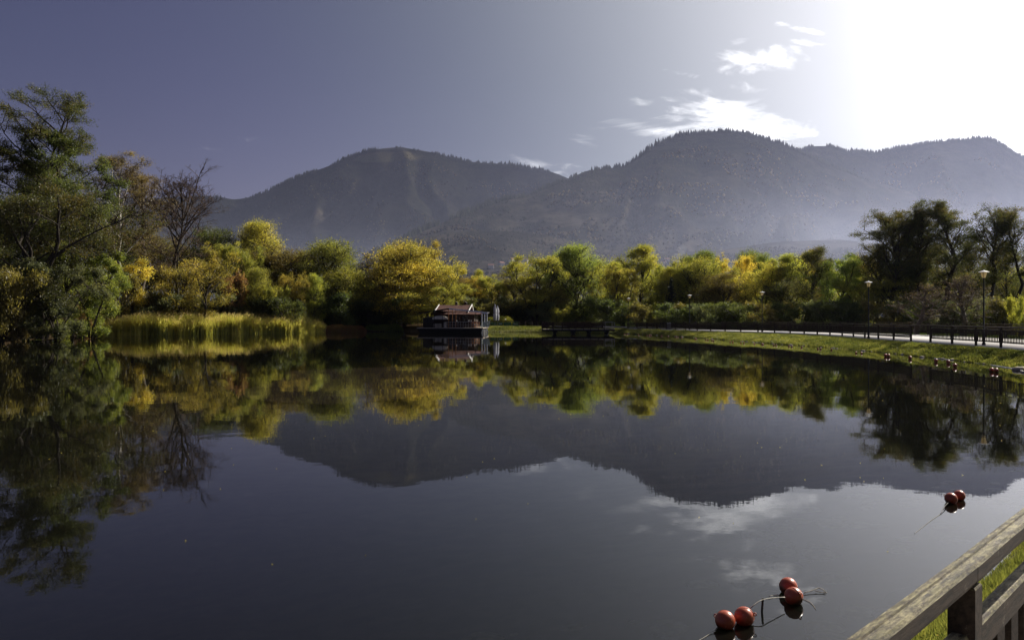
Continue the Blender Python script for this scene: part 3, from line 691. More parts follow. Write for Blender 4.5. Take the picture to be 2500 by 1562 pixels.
own_tree('brown_tree', 'nearly leafless brown tree between the birch and the bare tree', 350, 418, 126, 140, 'leaf_brown', bark='bark_grey', group=GL, seed=107, crown0=.2, prof='dome', limbs=30, sub=8, twig=6,
         angle=48, bend=.3, n_leaf=34000, leaf=.12, sigma=.25, level4=3, tw_r=.024, wig=.12, twigmat='twig')
own_tree('bare_tree', 'bare dark tree with fanned upright twigs against the sky', 428, 408, 118, 165, None, group=GL, seed=109, crown0=.30, prof='round', limbs=46, sub=10, twig=7,
         angle=46, bend=.8, lr=.011, tw_bend=.5, n_leaf=0, level4=2, tw_r=.018, trunk_r=.24, wig=.05, twigmat='twig')
GM = 'small trees and bushes along the left shore'
own_tree('yellow_tree', 'small bright yellow tree under the birch', 313, 632, 112, 105, 'leaf_yellow', group=GM, seed=110, crown0=.08, prof='dome', limbs=22, sub=6, twig=5, angle=52, bend=.2, n_leaf=14400, leaf=.16, sigma=.25, stems=3, spread=.6)
own_tree('yellow_tree', 'loose yellow maple round the foot of the bare tree', 412, 642, 113, 110, 'leaf_gold', group=GM, seed=111, crown0=.1, prof='round', limbs=22, sub=6, twig=5, angle=52, bend=.2, n_leaf=10400, leaf=.18, sigma=.3, stems=2, spread=.6)
own_tree('yellow_tree', 'brown and yellow tree on a slanting dark trunk behind the reeds', 492, 622, 112, 125, 'leaf_gold', group=GM, seed=112, crown0=.25, prof='round', limbs=24, sub=7, twig=5, angle=58, bend=.2, n_leaf=12800, leaf=.15, sigma=.25, lean=(.18, 0), trunk_r=.16)

def row(entries, group, **common):
    for (kind, name, label, leafmat, px, top, D, w, *rest) in entries:
        kw = dict(common); kw.update(rest[0] if rest else {}); place_tree(kind, name, label, leafmat, px, top, D, w, group=group, **kw)
row([
 ('bush0', 'bush', 'olive-brown leafy bush at the extreme left over the water', 'leaf_olive', 0, 655, 80, 135),
 ('bush1', 'bush', 'brown low shrub trailing in the water at the left edge', 'leaf_brown', 45, 750, 81, 85),
 ('bush2', 'bush', 'russet shrub at the waterline between green willows and reeds', 'leaf_russet', 205, 742, 96, 70),
 ('bush3', 'bush', 'small bright green bush standing in the water at the left', 'leaf_fresh', 150, 775, 90, 60),
 ('bush1', 'bush', 'dark green shrub behind the leftmost brown bush', 'leaf_dark', 75, 700, 88, 120),
 ('bush0', 'bush', 'grey-green bramble mound spilling down to the left end of the reeds', 'leaf_greygreen', 330, 712, 111, 120),
 ('bush2', 'bush', 'brownish bush under the birch beside the yellow tree', 'leaf_olive', 262, 672, 108, 105),
 ('bush3', 'bush', 'olive bramble behind the reeds below the bare tree', 'leaf_olive', 385, 715, 114, 70),
 ('bush1', 'bush', 'reddish creeper-covered mound behind the middle of the reeds', 'leaf_russet', 560, 668, 121, 105),
 ('bush2', 'bush', 'dark green bush right behind the reeds below the red mound', 'leaf_greygreen', 520, 715, 119, 110),
 ('bush0', 'bush', 'dark bush between the red mound and the yellow-green bush', 'leaf_dark', 600, 715, 121, 100),
 ('willow3', 'bush', 'yellow-green upright bush behind the right half of the reeds', 'leaf_lime', 632, 652, 122, 62),
 ('bush3', 'bush', 'green-yellow bush low at the right side of the upright one', 'leaf_lime', 668, 698, 122, 60),
 ('multi0', 'bush', 'round bush with a bright yellow cap behind the reeds', 'leaf_gold', 716, 666, 124, 62),
 ('bush0', 'bush', 'dark thicket under the bush with the yellow cap', 'leaf_dark', 705, 725, 123, 100),
 ('poplar0', 'bush', 'slim yellow bush between the yellow cap and the big green willow', 'leaf_lime', 768, 668, 126, 46),
 ('bush2', 'bush', 'dark thicket at the right end of the reeds', 'leaf_dark', 830, 715, 131, 130),
 ('bush1', 'bush', 'dark thicket below the orange willow', 'leaf_dark', 930, 728, 134, 120),
], GM)
GW = 'trees in the wood left of the cafe'
row([
 ('willow0', 'tree', 'dark green round tree right of the bare tree', 'leaf_dark', 510, 553, 142, 110, {}),
 ('willow1', 'tree', 'dark tree filling the gap behind the bare tree and the birch', 'leaf_olive', 440, 590, 145, 130, {}),
 ('willow2', 'tree', 'dim olive tree deep behind the birch', 'leaf_olive', 350, 560, 140, 140, {}),
 ('willow3', 'tree', 'dark tree deep behind the left willows', 'leaf_dark', 250, 520, 125, 160, {}),
 ('alder0', 'tree', 'dim alder deep behind the tallest alder', 'leaf_alder', 130, 400, 120, 180, {}),
 ('willow0', 'tree', 'shady tree at the back of the left edge', 'leaf_dark', 10, 470, 112, 190, {}),
 ('multi1', 'tree', 'yellow-tinged tree in front of the dark green round one', 'leaf_gold', 535, 600, 132, 90, {}),
 ('multi2', 'tree', 'pale yellow-green tree next to the yellow-tinged one', 'leaf_lime', 588, 594, 133, 80, {}),
 ('willow3', 'poplar_tree', 'tall tawny poplar rising highest between bare tree and green willow', 'leaf_gold', 636, 539, 144, 108, {}),
 ('willow1', 'tree', 'dark olive wood edge below the tall tawny poplar', 'leaf_olive', 655, 605, 140, 150, {}),
 ('willow0', 'tree', 'brown-green dome right of the tall tawny poplar', 'leaf_olive', 716, 607, 140, 120, {}),
 ('willow2', 'willow_tree', 'big fresh green willow in the middle of the left wood', 'leaf_fresh', 795, 583, 136, 150, {}),
 ('willow1', 'willow_tree', 'lower yellow-green willow leaning right off the big green one', 'leaf_lime', 832, 648, 133, 110, {}),
 ('conifer0', 'spruce_tree', 'dark spruce poking out right of the big green willow', 'needle', 850, 592, 142, 44, {}),
 ('thin0', 'bare_tree', 'thin grey leafless tree between green and orange willows', 'leaf_brown', 888, 612, 140, 60, {'bark': 'bark_grey'}),
 ('conifer1', 'spruce_tree', 'little dark spruce tip behind the orange willow', 'needle', 913, 640, 142, 24, {}),
 ('willow2', 'tree', 'dim brownish tree behind the thin grey tree', 'leaf_olive', 885, 672, 140, 100, {}),
 ('willow0', 'willow_tree', 'orange-topped willow left of the cafe', 'leaf_orange', 962, 636, 138, 165, {}),
 ('willow3', 'tree', 'olive-green tree filling in below the orange-topped willow', 'leaf_lime', 985, 700, 136, 120, {}),
 ('willow1', 'willow_tree', 'largest golden willow towering behind the cafe', 'leaf_gold', 1000, 586, 143, 165, {}),
 ('multi0', 'willow_tree', 'golden willow sloping down right behind the cafe roof', 'leaf_gold', 1052, 628, 139, 135, {}),
 ('poplar0', 'poplar_tree', 'upright poplar behind the pale yellow-green tree', 'leaf_lime', 612, 585, 146, 55, {}),
 ('poplar1', 'poplar_tree', 'upright olive poplar left of the big green willow', 'leaf_lime', 758, 630, 142, 55, {}),
 ('poplar2', 'poplar_tree', 'upright golden poplar at the crown of the largest golden willow', 'leaf_gold', 1028, 590, 146, 75, {}),
 ('poplar0', 'poplar_tree', 'upright yellow poplar at the left edge of the golden willow', 'leaf_lime', 952, 600, 147, 65, {}),
 ('multi1', 'tree', 'yellow tree close behind the left end of the cafe', 'leaf_lime', 1080, 690, 136, 110, {}),
], GW)
GC = 'trees between the cafe and the footbridge'
row([
 ('willow3', 'tree', 'low russet tree just right of the cafe roof', 'leaf_brown', 1112, 676, 161, 75, {}),
 ('willow0', 'tree', 'low orange-brown tree above the parasols', 'leaf_orange', 1165, 676, 163, 85, {}),
 ('poplar1', 'tree', 'small pointed yellow-green tree above the parasols', 'leaf_lime', 1168, 658, 165, 40, {}),
 ('multi2', 'tree', 'dull green low tree right of the parasols', 'leaf_lime', 1212, 672, 161, 80, {}),
 ('willow1', 'tree', 'olive low tree left of the spreading willow', 'leaf_olive', 1252, 670, 159, 85, {}),
 ('multi0', 'willow_tree', 'spreading golden-green willow with forked dark stems', 'leaf_lime', 1308, 622, 149, 120, {}),
 ('poplar2', 'tree', 'slim green tree rising behind the spreading willow', 'leaf_green', 1336, 618, 157, 55, {}),
 ('poplar0', 'tree', 'dark green column between the willow and the highest green tree', 'leaf_green', 1376, 615, 157, 60, {}),
 ('willow3', 'willow_tree', 'highest green tree of the middle wood above the footbridge', 'leaf_fresh', 1410, 596, 154, 125, {}),
 ('multi1', 'tree', 'yellowing green tree at the right shoulder of the highest green one', 'leaf_lime', 1475, 636, 152, 95, {}),
 ('multi2', 'tree', 'dim tree low behind the footbridge', 'leaf_olive', 1350, 690, 152, 120, {}),
 ('bush0', 'bush', 'dark hedge-like bush behind the green fence panels', 'leaf_dark', 1225, 722, 165, 150, {}),
 ('bush1', 'bush', 'dark bush below the spreading willow', 'leaf_dark', 1300, 735, 154, 130, {}),
 ('bush2', 'bush', 'dark bush above the middle of the footbridge', 'leaf_dark', 1390, 735, 153, 130, {}),
 ('bush3', 'bush', 'yellow-lit sapling bush above the left end of the footbridge', 'leaf_lime', 1360, 748, 145, 50, {}),
 ('bush0', 'bush', 'dark bush above the right end of the footbridge', 'leaf_dark', 1480, 738, 151, 130, {}),
], GC)
GR = 'trees along the promenade'
row([
 ('poplar1', 'poplar_tree', 'pointed grey-gold poplar, first tall one right of the footbridge', 'leaf_lime', 1570, 598, 136, 100, {}),
 ('multi0', 'tree', 'yellow-speckled tree filling the left foot of the pointed poplar', 'leaf_gold', 1525, 652, 133, 85, {}),
 ('poplar2', 'tree', 'small tree at the right foot of the pointed poplar', 'leaf_lime', 1618, 640, 134, 65, {}),
 ('conifer0', 'spruce_tree', 'black narrow spruce in the gap right of the pointed poplar', 'needle', 1639, 675, 126, 62, {}),
 ('willow1', 'tree', 'wide yellow-green tree right of the black spruce', 'leaf_lime', 1695, 624, 134, 120, {}),
 ('poplar0', 'tree', 'tall green shoulder tree left of the bright yellow one', 'leaf_green', 1725, 612, 138, 80, {}),
 ('multi1', 'tree', 'brightest yellow tree of the promenade row', 'leaf_yellow', 1785, 622, 137, 80, {}),
 ('willow0', 'tree', 'dark green round head behind the bright yellow tree', 'leaf_green', 1822, 610, 145, 60, {}),
 ('willow2', 'tree', 'second dark green round head, just right of the first', 'leaf_green', 1858, 613, 145, 65, {}),
 ('multi2', 'tree', 'yellow-speckled broad tree in front of the two round heads', 'leaf_gold', 1840, 642, 124, 115, {}),
 ('willow3', 'tree', 'olive tree behind the second lamp from the bridge', 'leaf_olive', 1760, 668, 127, 110, {}),
 ('poplar1', 'tree', 'yellow-green tree left of the dark slim alder', 'leaf_lime', 1928, 620, 122, 100, {}),
 ('alder0', 'alder_tree', 'dark slim alder standing alone in the yellow row', 'leaf_alder', 1988, 600, 112, 90, {}),
 ('poplar0', 'tree', 'gold tree peeping out behind the dark slim alder', 'leaf_gold', 1972, 612, 130, 70, {}),
 ('poplar2', 'tree', 'green tree with many upright stems right of the dark slim alder', 'leaf_green', 2036, 618, 108, 115, {}),
 ('willow0', 'tree', 'golden-brown tree in the gap left of the big dark alders', 'leaf_gold', 2098, 624, 128, 75, {}),
 ('multi0', 'tree', 'low sunny yellow tree just left of the big dark alders', 'leaf_lime', 2105, 680, 106, 100, {}),
 ('alder1', 'alder_tree', 'dim alder low in front of the yellow row', 'leaf_alder', 1905, 680, 118, 90, {}),
 ('poplar0', 'poplar_tree', 'upright olive poplar between the footbridge and the pointed poplar', 'leaf_lime', 1500, 640, 142, 60, {}),
 ('poplar2', 'poplar_tree', 'upright poplar just right of the pointed one', 'leaf_lime', 1597, 632, 143, 55, {}),
 ('poplar1', 'poplar_tree', 'upright olive poplar behind the black spruce', 'leaf_olive', 1655, 655, 142, 60, {}),
 ('poplar0', 'poplar_tree', 'upright poplar in the middle of the wide yellow-green tree', 'leaf_green', 1682, 626, 140, 60, {}),
 ('poplar2', 'poplar_tree', 'upright gold-green poplar left of the brightest yellow tree', 'leaf_lime', 1752, 622, 140, 60, {}),
 ('poplar1', 'poplar_tree', 'upright poplar between the round heads and the dark slim alder', 'leaf_lime', 1888, 632, 132, 60, {}),
 ('poplar0', 'poplar_tree', 'upright olive poplar at the right side of the dark slim alder', 'leaf_olive', 2010, 634, 120, 60, {}),
 ('poplar2', 'poplar_tree', 'upright poplar between the many-stemmed tree and the big alders', 'leaf_lime', 2070, 648, 118, 60, {}),
], GR, base=.6)
GB = 'big dark alders at the right'
A = dict(limbs=42, sub=9, twig=6, angle=34, bend=.3, leaf=.135, sigma=.19, wig=.12, trunk_r=.22)
own_tree('alder_tree', 'leftmost of the big dark alders, broad with low drooping boughs', 2172, 512, 106, 160, 'leaf_alder', group=GB, base=.6, seed=201, crown0=.12, prof='dome', n_leaf=49104, **{**A, 'limbs': 34})
own_tree('alder_tree', 'tallest of the big dark alders, domed top and straight trunk', 2262, 490, 104, 112, 'leaf_alder', group=GB, base=.6, seed=202, crown0=.34, prof='top', n_leaf=44640, **A)
own_tree('alder_tree', 'third big alder, narrow tufted head with a leaning trunk', 2335, 490, 102, 95, 'leaf_alder', group=GB, base=.6, seed=203, crown0=.30, prof='tall', n_leaf=29016, **{**A, 'lean': (-.05, 0)})
own_tree('alder_tree', 'fourth big alder, sparse with bare forking limbs behind the tallest lamp', 2415, 502, 100, 90, 'leaf_alder', group=GB, base=.6, seed=204, crown0=.42, prof='top', n_leaf=16740, **A)
own_tree('alder_tree', 'last big alder at the right edge, slim bare trunk under a tufted top', 2480, 507, 97, 85, 'leaf_alder', group=GB, base=.6, seed=205, crown0=.5, prof='top', n_leaf=14508, **{**A, 'limbs': 18})
row([
 ('alder0', 'alder_tree', 'dark slender alder between the leftmost and the tallest big alder', 'leaf_alder', 2218, 548, 110, 85, {}),
 ('alder2', 'alder_tree', 'dark slender alder low at the left flank of the big alders', 'leaf_alder', 2140, 600, 108, 80, {}),
 ('alder1', 'alder_tree', 'dark slender alder between the third and the fourth big alder', 'leaf_alder', 2372, 560, 110, 85, {}),
 ('alder0', 'alder_tree', 'dark low alder between the fourth and the last big alder', 'leaf_alder', 2448, 600, 108, 90, {}),
 ('alder2', 'alder_tree', 'dim alder filling behind the tallest and third big alders', 'leaf_alder', 2300, 590, 112, 130, {}),
 ('alder1', 'alder_tree', 'dim alder low behind the leftmost big alder', 'leaf_dark', 2200, 620, 112, 130, {}),
 ('multi1', 'tree', 'green-yellow tree behind the right edge of the promenade', 'leaf_lime', 2470, 640, 118, 130, {}),
 ('multi2', 'tree', 'green-gold tree glowing behind the foot of the big alders', 'leaf_lime', 2240, 668, 120, 140, {}),
 ('willow1', 'tree', 'olive tree behind the tallest lamp', 'leaf_olive', 2380, 660, 119, 140, {}),
 ('willow3', 'tree', 'green tree just outside the right edge of the view', 'leaf_green', 2590, 600, 112, 150, {}),
 ('alder0', 'alder_tree', 'tall alder outside the right edge of the view', 'leaf_alder', 2680, 500, 104, 150, {}),
 ('bush1', 'bush', 'fresh lime bush at the right edge behind the far railing', 'leaf_lime', 2492, 722, 70, 55, {}),
 ('thin1', 'bare_bush', 'silvery leafless bush under the tallest lamp', 'leaf_brown', 2352, 668, 75, 120, {'bark': 'bark_grey', 'cat': 'bush'}),
 ('thin0', 'bare_bush', 'silvery leafless bush under the tallest big alder', 'leaf_brown', 2240, 690, 78, 110, {'bark': 'bark_grey', 'cat': 'bush'}),
], GB, base=.6)
GU = 'dark undergrowth bushes behind the far railing'
ub = ['left of the first promenade lamp', 'under the pointed poplar', 'right of the black spruce', 'under the wide yellow-green tree', 'under the brightest yellow tree', 'left of the middle lamp', 'right of the middle lamp',
      'under the dark slim alder', 'under the many-stemmed green tree', 'left of the second tallest lamp', 'under the leftmost big alder', 'under the tallest big alder', 'under the third big alder', 'right of the tallest lamp']
for j, lab in enumerate(ub):
    px = 1530 + j * 72; D = 128 - max(0, px - 1500) * .050
    place_tree('bush%d' % (j % 4), 'bush', 'dark bush behind the far railing ' + lab, ['leaf_dark', 'leaf_olive', 'leaf_dark', 'leaf_greygreen'][j % 4], px, 722 + (j * 37 % 19), D, 118, base=.5, group=GU, cat='bush')
# wood far behind the rows, one mass
def back_wood():
    rng = np.random.default_rng(5); parts = []
    src = [PROTO[k] for k in ('willow0', 'willow1', 'willow2', 'multi0')]
    for j in range(46):
        px = -150 + j * 62 + rng.uniform(-20, 20); D = rng.uniform(165, 230)
        top = 700 + rng.uniform(-22, 14) if 1100 < px < 1300 else 665 + rng.uniform(-25, 20)
        me = src[j % 4][2]; v = np.empty(len(me.vertices) * 3, np.float32); me.vertices.foreach_get('co', v); v = v.reshape(-1, 3)
        q = rng.choice(len(v) // 4, 2600, replace=False); vv = v.reshape(-1, 4, 3)[q]
        c = vv.mean(1, keepdims=True); h = CAM_H + (HY - top) / FPX * D; w = rng.uniform(12, 19)
        cs = c * np.array([w / 10, w / 10, h / 12]); vv = (vv - c) * 2.0 + cs + np.array([(px - CX) / FPX * D, D, 0]); parts.append((vv.reshape(-1, 3), np.arange(len(vv) * 4).reshape(-1, 4)))
    V, F = merge(parts); o = link('woodland', mesh_np('woodland', V, F), M['leaf_olive']); tag(o, 'autumn woodland in the valley behind the lakeside trees', 'woodland', kind='stuff')
back_wood()
GV2 = 'dark thicket bushes at the foot of the wood'
TL = ['below the dark green round tree', 'left of the tall tawny poplar', 'behind the red creeper mound', 'below the pale yellow-green tree', 'below the tall tawny poplar', 'below the brown-green dome', 'below the yellow-capped bush',
      'left of the big green willow', 'below the big green willow', 'below the thin grey leafless tree', 'left of the orange-topped willow', 'below the orange-topped willow', 'behind the white fence', 'behind the roof of the cafe',
      'behind the right end of the cafe', 'behind the closed parasols', 'behind the green banners', 'below the spreading willow', 'behind the left end of the footbridge', 'behind the middle of the footbridge', 'behind the right end of the footbridge', 'where the promenade meets the footbridge']
for j in range(22):
    px = 470 + j * 47; D = 137 + (j * 53 % 9) + (14 if 1000 < px < 1500 else 0)
    if px > 1510: break
    place_tree('bush%d' % ((j * 3) % 4), 'bush', None, ['leaf_greygreen', 'leaf_olive', 'leaf_alder'][j % 3], px, 724 + (j * 29 % 15), D, 105, base=.6, group=GV2, cat='bush')['label'] = 'shady thicket bush ' + TL[j]

# ------------------------------------------------------------------ grass, reeds and shore plants
def blades(rng, P, h, w, lean=.35, seg=2):
    """Upright bent blades; P roots (n,3), h heights, w widths."""
    h = np.where((P[:, 2] > .62) & (P[:, 2] < .76) & (np.hypot(P[:, 0], P[:, 1]) > 16), h * .35, h)
    n = len(P); a = rng.uniform(0, 2 * np.pi, n); side = np.stack([np.cos(a), np.sin(a), np.zeros(n)], 1) * w[:, None] * .5
    b = rng.uniform(0, 2 * np.pi, n); ln = np.stack([np.cos(b), np.sin(b), np.zeros(n)], 1) * (h * rng.uniform(0, lean, n))[:, None]
    up = np.array([0, 0, 1.0])[None] * h[:, None]
    m_ = P + up * .55 + ln * .3; t_ = P + up * .97 + ln
    V = np.stack([P - side, P + side, m_ + side * .8, m_ - side * .8, t_ + side * .12, t_ - side * .12], 1).reshape(-1, 3)
    o = np.arange(n)[:, None] * 6
    F = np.concatenate([np.concatenate([o, o + 1, o + 2, o + 3], 1), np.concatenate([o + 3, o + 2, o + 4, o + 5], 1)])
    return V, F
def shore_pts(rng, n, i0, i1, f0, f1, per_m=True):
    """Random points on the bank between outline samples i0..i1 and bank fractions f0..f1."""
    seg = np.hypot(*(np.roll(SH[:, :2], -1, 0) - SH[:, :2]).T); ids = np.arange(i0, i1); p = seg[ids] / seg[ids].sum()
    i = rng.choice(ids, n, p=p); t = rng.uniform(0, 1, n); j = (i + 1) % len(SH)
    f = rng.uniform(f0, f1, n); S = SH[i] * (1 - t)[:, None] + SH[j] * t[:, None]; Nn = NRM[i] * (1 - t)[:, None] + NRM[j] * t[:, None]
    xy = S[:, :2] + Nn * (S[:, 3] * f)[:, None]; z = bank_z(f, S[:, 2]) - .01
    return np.column_stack([xy, z])
def idx_of(x, y): return int(np.hypot(SH[:, 0] - x, SH[:, 1] - y).argmin())
rng = np.random.default_rng(44)
I_NEAR, I_R, I_F, I_END = idx_of(0, 3.9), idx_of(9, 12.5), idx_of(26, 66), idx_of(16, 118)
iA = idx_of(0.5, 4.3)
parts = []
P = shore_pts(rng, 90000, iA, I_R, -.03, 1.04); h = rng.uniform(.025, .085, len(P)) * (.5 + fbm(P[:, 0] * 2.2, P[:, 1] * 2.2, 3, 2)); parts.append(blades(rng, P, h, rng.uniform(.004, .009, len(P)), .9))
P = shore_pts(rng, 75000, I_R, I_F, -.02, .95); h = rng.uniform(.05, .17, len(P)) * (.05 + 1.9 * fbm(P[:, 0] * 1.6, P[:, 1] * 1.1, 4, 3)); parts.append(blades(rng, P, h, rng.uniform(.015, .035, len(P)), 1.0))
P = shore_pts(rng, 75000, I_F, I_END, -.02, .93); h = rng.uniform(.08, .22, len(P)) * (.05 + 1.9 * fbm(P[:, 0] * 1.3, P[:, 1] * .9, 4, 3)); parts.append(blades(rng, P, h, rng.uniform(.025, .05, len(P)), 1.0))
P = shore_pts(rng, 22000, I_END, idx_of(-6, 130), -.02, 1.1); h = rng.uniform(.08, .25, len(P)); parts.append(blades(rng, P, h, rng.uniform(.03, .06, len(P)), 1.0))
V, F = merge(parts); o = link('grass', mesh_np('grass', V, F), M['grass']); tag(o, 'sunlit tufted grass growing on the right bank', 'grass', kind='stuff')

# fallen leaves on the near bank and adrift on the water
P = np.concatenate([shore_pts(rng, 900, iA, I_R, .0, 1.2), shore_pts(rng, 1500, I_R, I_END, .0, 1.1)]); P[:, 2] += .03
sz = np.where(np.hypot(P[:, 0], P[:, 1]) < 20, .035, .10)
v, f = leaves(rng, P, 1.0, .9); v = (v.reshape(-1, 4, 3) - P[:, None]) * sz[:, None, None] + P[:, None]
o = link('fallen_leaves', mesh_np('fallen_leaves', v.reshape(-1, 3), f), M['leaf_brown']); tag(o, 'dry fallen leaves caught in the bank grass', 'leaves', kind='stuff')
n = 260; D = 8 + 95 * rng.uniform(0, 1, n) ** 1.1; X = rng.uniform(-.62, .66, n) * D
P = np.column_stack([X, D, np.full(n, .004)]); P = P[[ (np.hypot(SH[:, 0] - p[0], SH[:, 1] - p[1]).min() > 1.0) and p[0] < 24 for p in P]]
n = len(P); a = rng.uniform(0, 6.28, n); sz = (.013 + .0006 * P[:, 1]) * rng.uniform(.5, 1.1, n)
c, s_ = np.cos(a) * sz, np.sin(a) * sz; z = np.zeros(n)
V = np.stack([P + np.stack([c, s_, z], 1), P + np.stack([-s_ * .5, c * .5, z], 1), P + np.stack([-c, -s_, z + .01], 1), P + np.stack([s_ * .5, -c * .5, z], 1)], 1).reshape(-1, 3)
o = link('floating_leaves', mesh_np('floating_leaves', V, np.arange(len(V)).reshape(-1, 4)), M['leaf_yellow']); tag(o, 'small yellow leaves adrift on the still water', 'leaves', kind='stuff')

# reed bed
rng = np.random.default_rng(45)
def reed_bed():
    k = 21000; px = rng.uniform(243, 795, k); u = rng.uniform(0, 1, k)
    Dw = np.interp(px, [243, 300, 400, 500, 600, 700, 795], [104.5, 105, 107, 110.5, 114.5, 119, 124.5])
    D = Dw + rng.uniform(0, 4.2, k) + (fbm(px * .045, px * 0, 3, 66) - .5) * 1.0; x = (px - CX) / FPX * D
    n_ = fbm(x * .35, D * .35, 4, 61)
    h = (1.8 + 1.5 * n_ + .9 * (D - Dw) / 4.2 - .35) * rng.uniform(.55, 1.08, k) * np.interp(px, [243, 275, 330, 740, 780, 797], [.75, .9, 1, 1.0, .85, .5])
    P = np.column_stack([x, D, np.full(k, -.05)])
    V1, F1 = blades(rng, P, h, rng.uniform(.03, .07, k), .42)
    # drooping leaves off the stems
    q = rng.integers(0, k, 60000); P2 = P[q].copy(); P2[:, 2] += h[q] * rng.uniform(.3, .95, len(q)); ang = rng.uniform(0, 6.28, len(q)); L = rng.uniform(.2, .5, len(q))
    d = np.stack([np.cos(ang) * L, np.sin(ang) * L, L * rng.uniform(-.3, .9, len(q))], 1); sd = np.stack([-np.sin(ang), np.cos(ang), np.zeros(len(q))], 1) * .028
    V2 = np.stack([P2 - sd, P2 + sd, P2 + d], 1).reshape(-1, 3)
    o = link('reed_bed', mesh_np('reed_bed', V1, F1), M['reed']); tag(o, 'long bed of green-gold reeds standing in the water', 'reeds', kind='stuff')
    c = link('reed_leaves', mesh_np('reed_leaves', V2, np.arange(len(V2)).reshape(-1, 3)), M['reed'], o); c['kind'] = 'stuff'
    q = rng.choice(k, 2600, replace=False); P3 = P[q].copy(); P3[:, 2] += h[q] * 1.0
    pts = np.repeat(P3, 9, 0) + rng.normal(0, 1, (len(q) * 9, 3)) * np.array([.05, .05, .11]); v, f = leaves(rng, pts, .11)
    c = link('reed_plumes', mesh_np('reed_plumes', v, f), M['reed_plume'], o); c['kind'] = 'stuff'
reed_bed()
def low_plants(name, label, cat, mat, px0, px1, D0, D1, hmin, hmax, n, leaf_s, z=.1, dep=3.0):
    px = rng.uniform(px0, px1, n); D = np.interp(px, [px0, px1], [D0, D1]) + rng.uniform(0, dep, n); x = (px - CX) / FPX * D
    hh = (hmin + (hmax - hmin) * fbm(x * .6, D * .6, 3, 71)) * np.sqrt(np.clip(1 - np.abs((px - px0) / (px1 - px0) * 2 - 1) ** 6, .05, 1))
    P = np.column_stack([x, D, z + hh * rng.uniform(0, 1, n) ** .7]); v, f = leaves(rng, P, leaf_s)
    Pr = np.column_stack([x, D, np.full(n, z - .1)])[: n // 3]; v2, f2 = blades(rng, Pr, hh[: n // 3] * 1.1, np.full(len(Pr), .04), .4)
    V, F = merge([(v, f), (v2, f2)]); o = link(name, mesh_np(name, V, F), M[mat]); tag(o, label, cat, kind='stuff')
low_plants('marsh_plants', 'rusty brown marsh plants right of the reeds', 'plants', 'leaf_russet', 790, 895, 124.5, 129, .5, 1.5, 9000, .16)
low_plants('shore_plants', 'dark green leafy plants on the shore left of the cafe', 'plants', 'leaf_green', 890, 985, 131, 132, .5, 1.7, 8000, .18)
low_plants('hedge_grass', 'bright yellow-green ornamental grass behind the parasols', 'grass', 'leaf_lime', 1186, 1256, 138, 138, 1.0, 2.2, 9000, .16, z=.8)
low_plants('bank_weeds', 'weeds along the shady foot of the far bank', 'weeds', 'leaf_greygreen', 1190, 1520, 128, 122, .15, .5, 5000, .12, z=.05)
low_plants('shore_brush', 'tangled brush behind the reeds and along the left bank', 'brush', 'leaf_greygreen', 235, 800, 112, 131, 1.2, 3.6, 26000, .17, z=.4, dep=5)

# ------------------------------------------------------------------ promenade and its railings
def resample(pts, step, cols=2):
    P = np.array(pts, float); out = [P[0]]; acc = 0
    # smooth first
    Q = [P[0]]
    for i in range(len(P) - 1):
        p0, p1, p2, p3 = P[max(i - 1, 0)], P[i], P[i + 1], P[min(i + 2, len(P) - 1)]
        for j in range(1, 13):
            t = j / 12; Q.append(.5 * ((2 * p1) + (-p0 + p2) * t + (2 * p0 - 5 * p1 + 4 * p2 - p3) * t * t + (-p0 + 3 * p1 - 3 * p2 + p3) * t ** 3))
    Q = np.array(Q); d = np.concatenate([[0], np.cumsum(np.hypot(*(Q[1:, :2] - Q[:-1, :2]).T))]); n = max(2, int(round(d[-1] / step)) + 1)
    s = np.linspace(0, d[-1], n); return np.stack([np.interp(s, d, Q[:, k]) for k in range(Q.shape[1])], 1)
# x, y, top of the handrail
FRONT = [(-5.0, -4.1, 1.98), (-.85, 0.0, 1.967), (.63, 1.49, 1.967), (1.62, 2.45, 1.967), (6.0, 6.9, 1.97), (11.5, 12.2, 1.98), (18, 20, 1.98), (23.6, 28.5, 1.98), (26.9, 36.5, 1.98), (28.1, 43, 1.98), (28.6, 47, 1.98), (28.9, 52, 1.98),
         (29.2, 58, 1.97), (29.6, 64, 1.96), (30.3, 72, 1.95), (30.0, 80, 1.93), (28.7, 86, 1.90), (26.2, 92, 1.86), (23.2, 100, 1.80), (20.6, 109.8, 1.72), (17.6, 118, 1.68)]
BACK = [(6, -9, 1.98), (9, -4, 1.98), (13, 2.5, 1.98), (22, 10, 1.98), (29.5, 19, 1.98), (35.5, 30, 1.98), (39, 42, 1.98), (40.2, 52, 1.98), (40.8, 62, 1.98), (41, 72, 1.97), (39.8, 82, 1.96), (37.6, 92, 1.94), (33.5, 101, 1.92), (28.5, 110, 1.88), (25, 118, 1.84), (22, 124, 1.80)]
M['wood'] = None
m, g = mat_new('weathered_wood'); tc = g.n('ShaderNodeTexCoord'); geo = g.n('ShaderNodeNewGeometry'); ov = tc.outputs['Object']
al = g.vm('DOT_PRODUCT', ov, (.717, .697, 0.0)); ac = g.vm('DOT_PRODUCT', ov, (-.697, .717, 0.0)); sz_ = g.n('ShaderNodeSeparateXYZ'); g.l(ov, sz_.inputs[0])
wv_ = g.comb(al, g.m('MULTIPLY', ac, 9.0), g.m('MULTIPLY', sz_.outputs[2], 9.0)); fine = g.noise(wv_, 9.0, 7, .68); blot = g.noise(g.comb(al, g.m('MULTIPLY', ac, 3.2), g.m('MULTIPLY', sz_.outputs[2], 3.2)), 16, 9, .78)
nz = g.n('ShaderNodeSeparateXYZ'); g.l(geo.outputs['Normal'], nz.inputs[0])
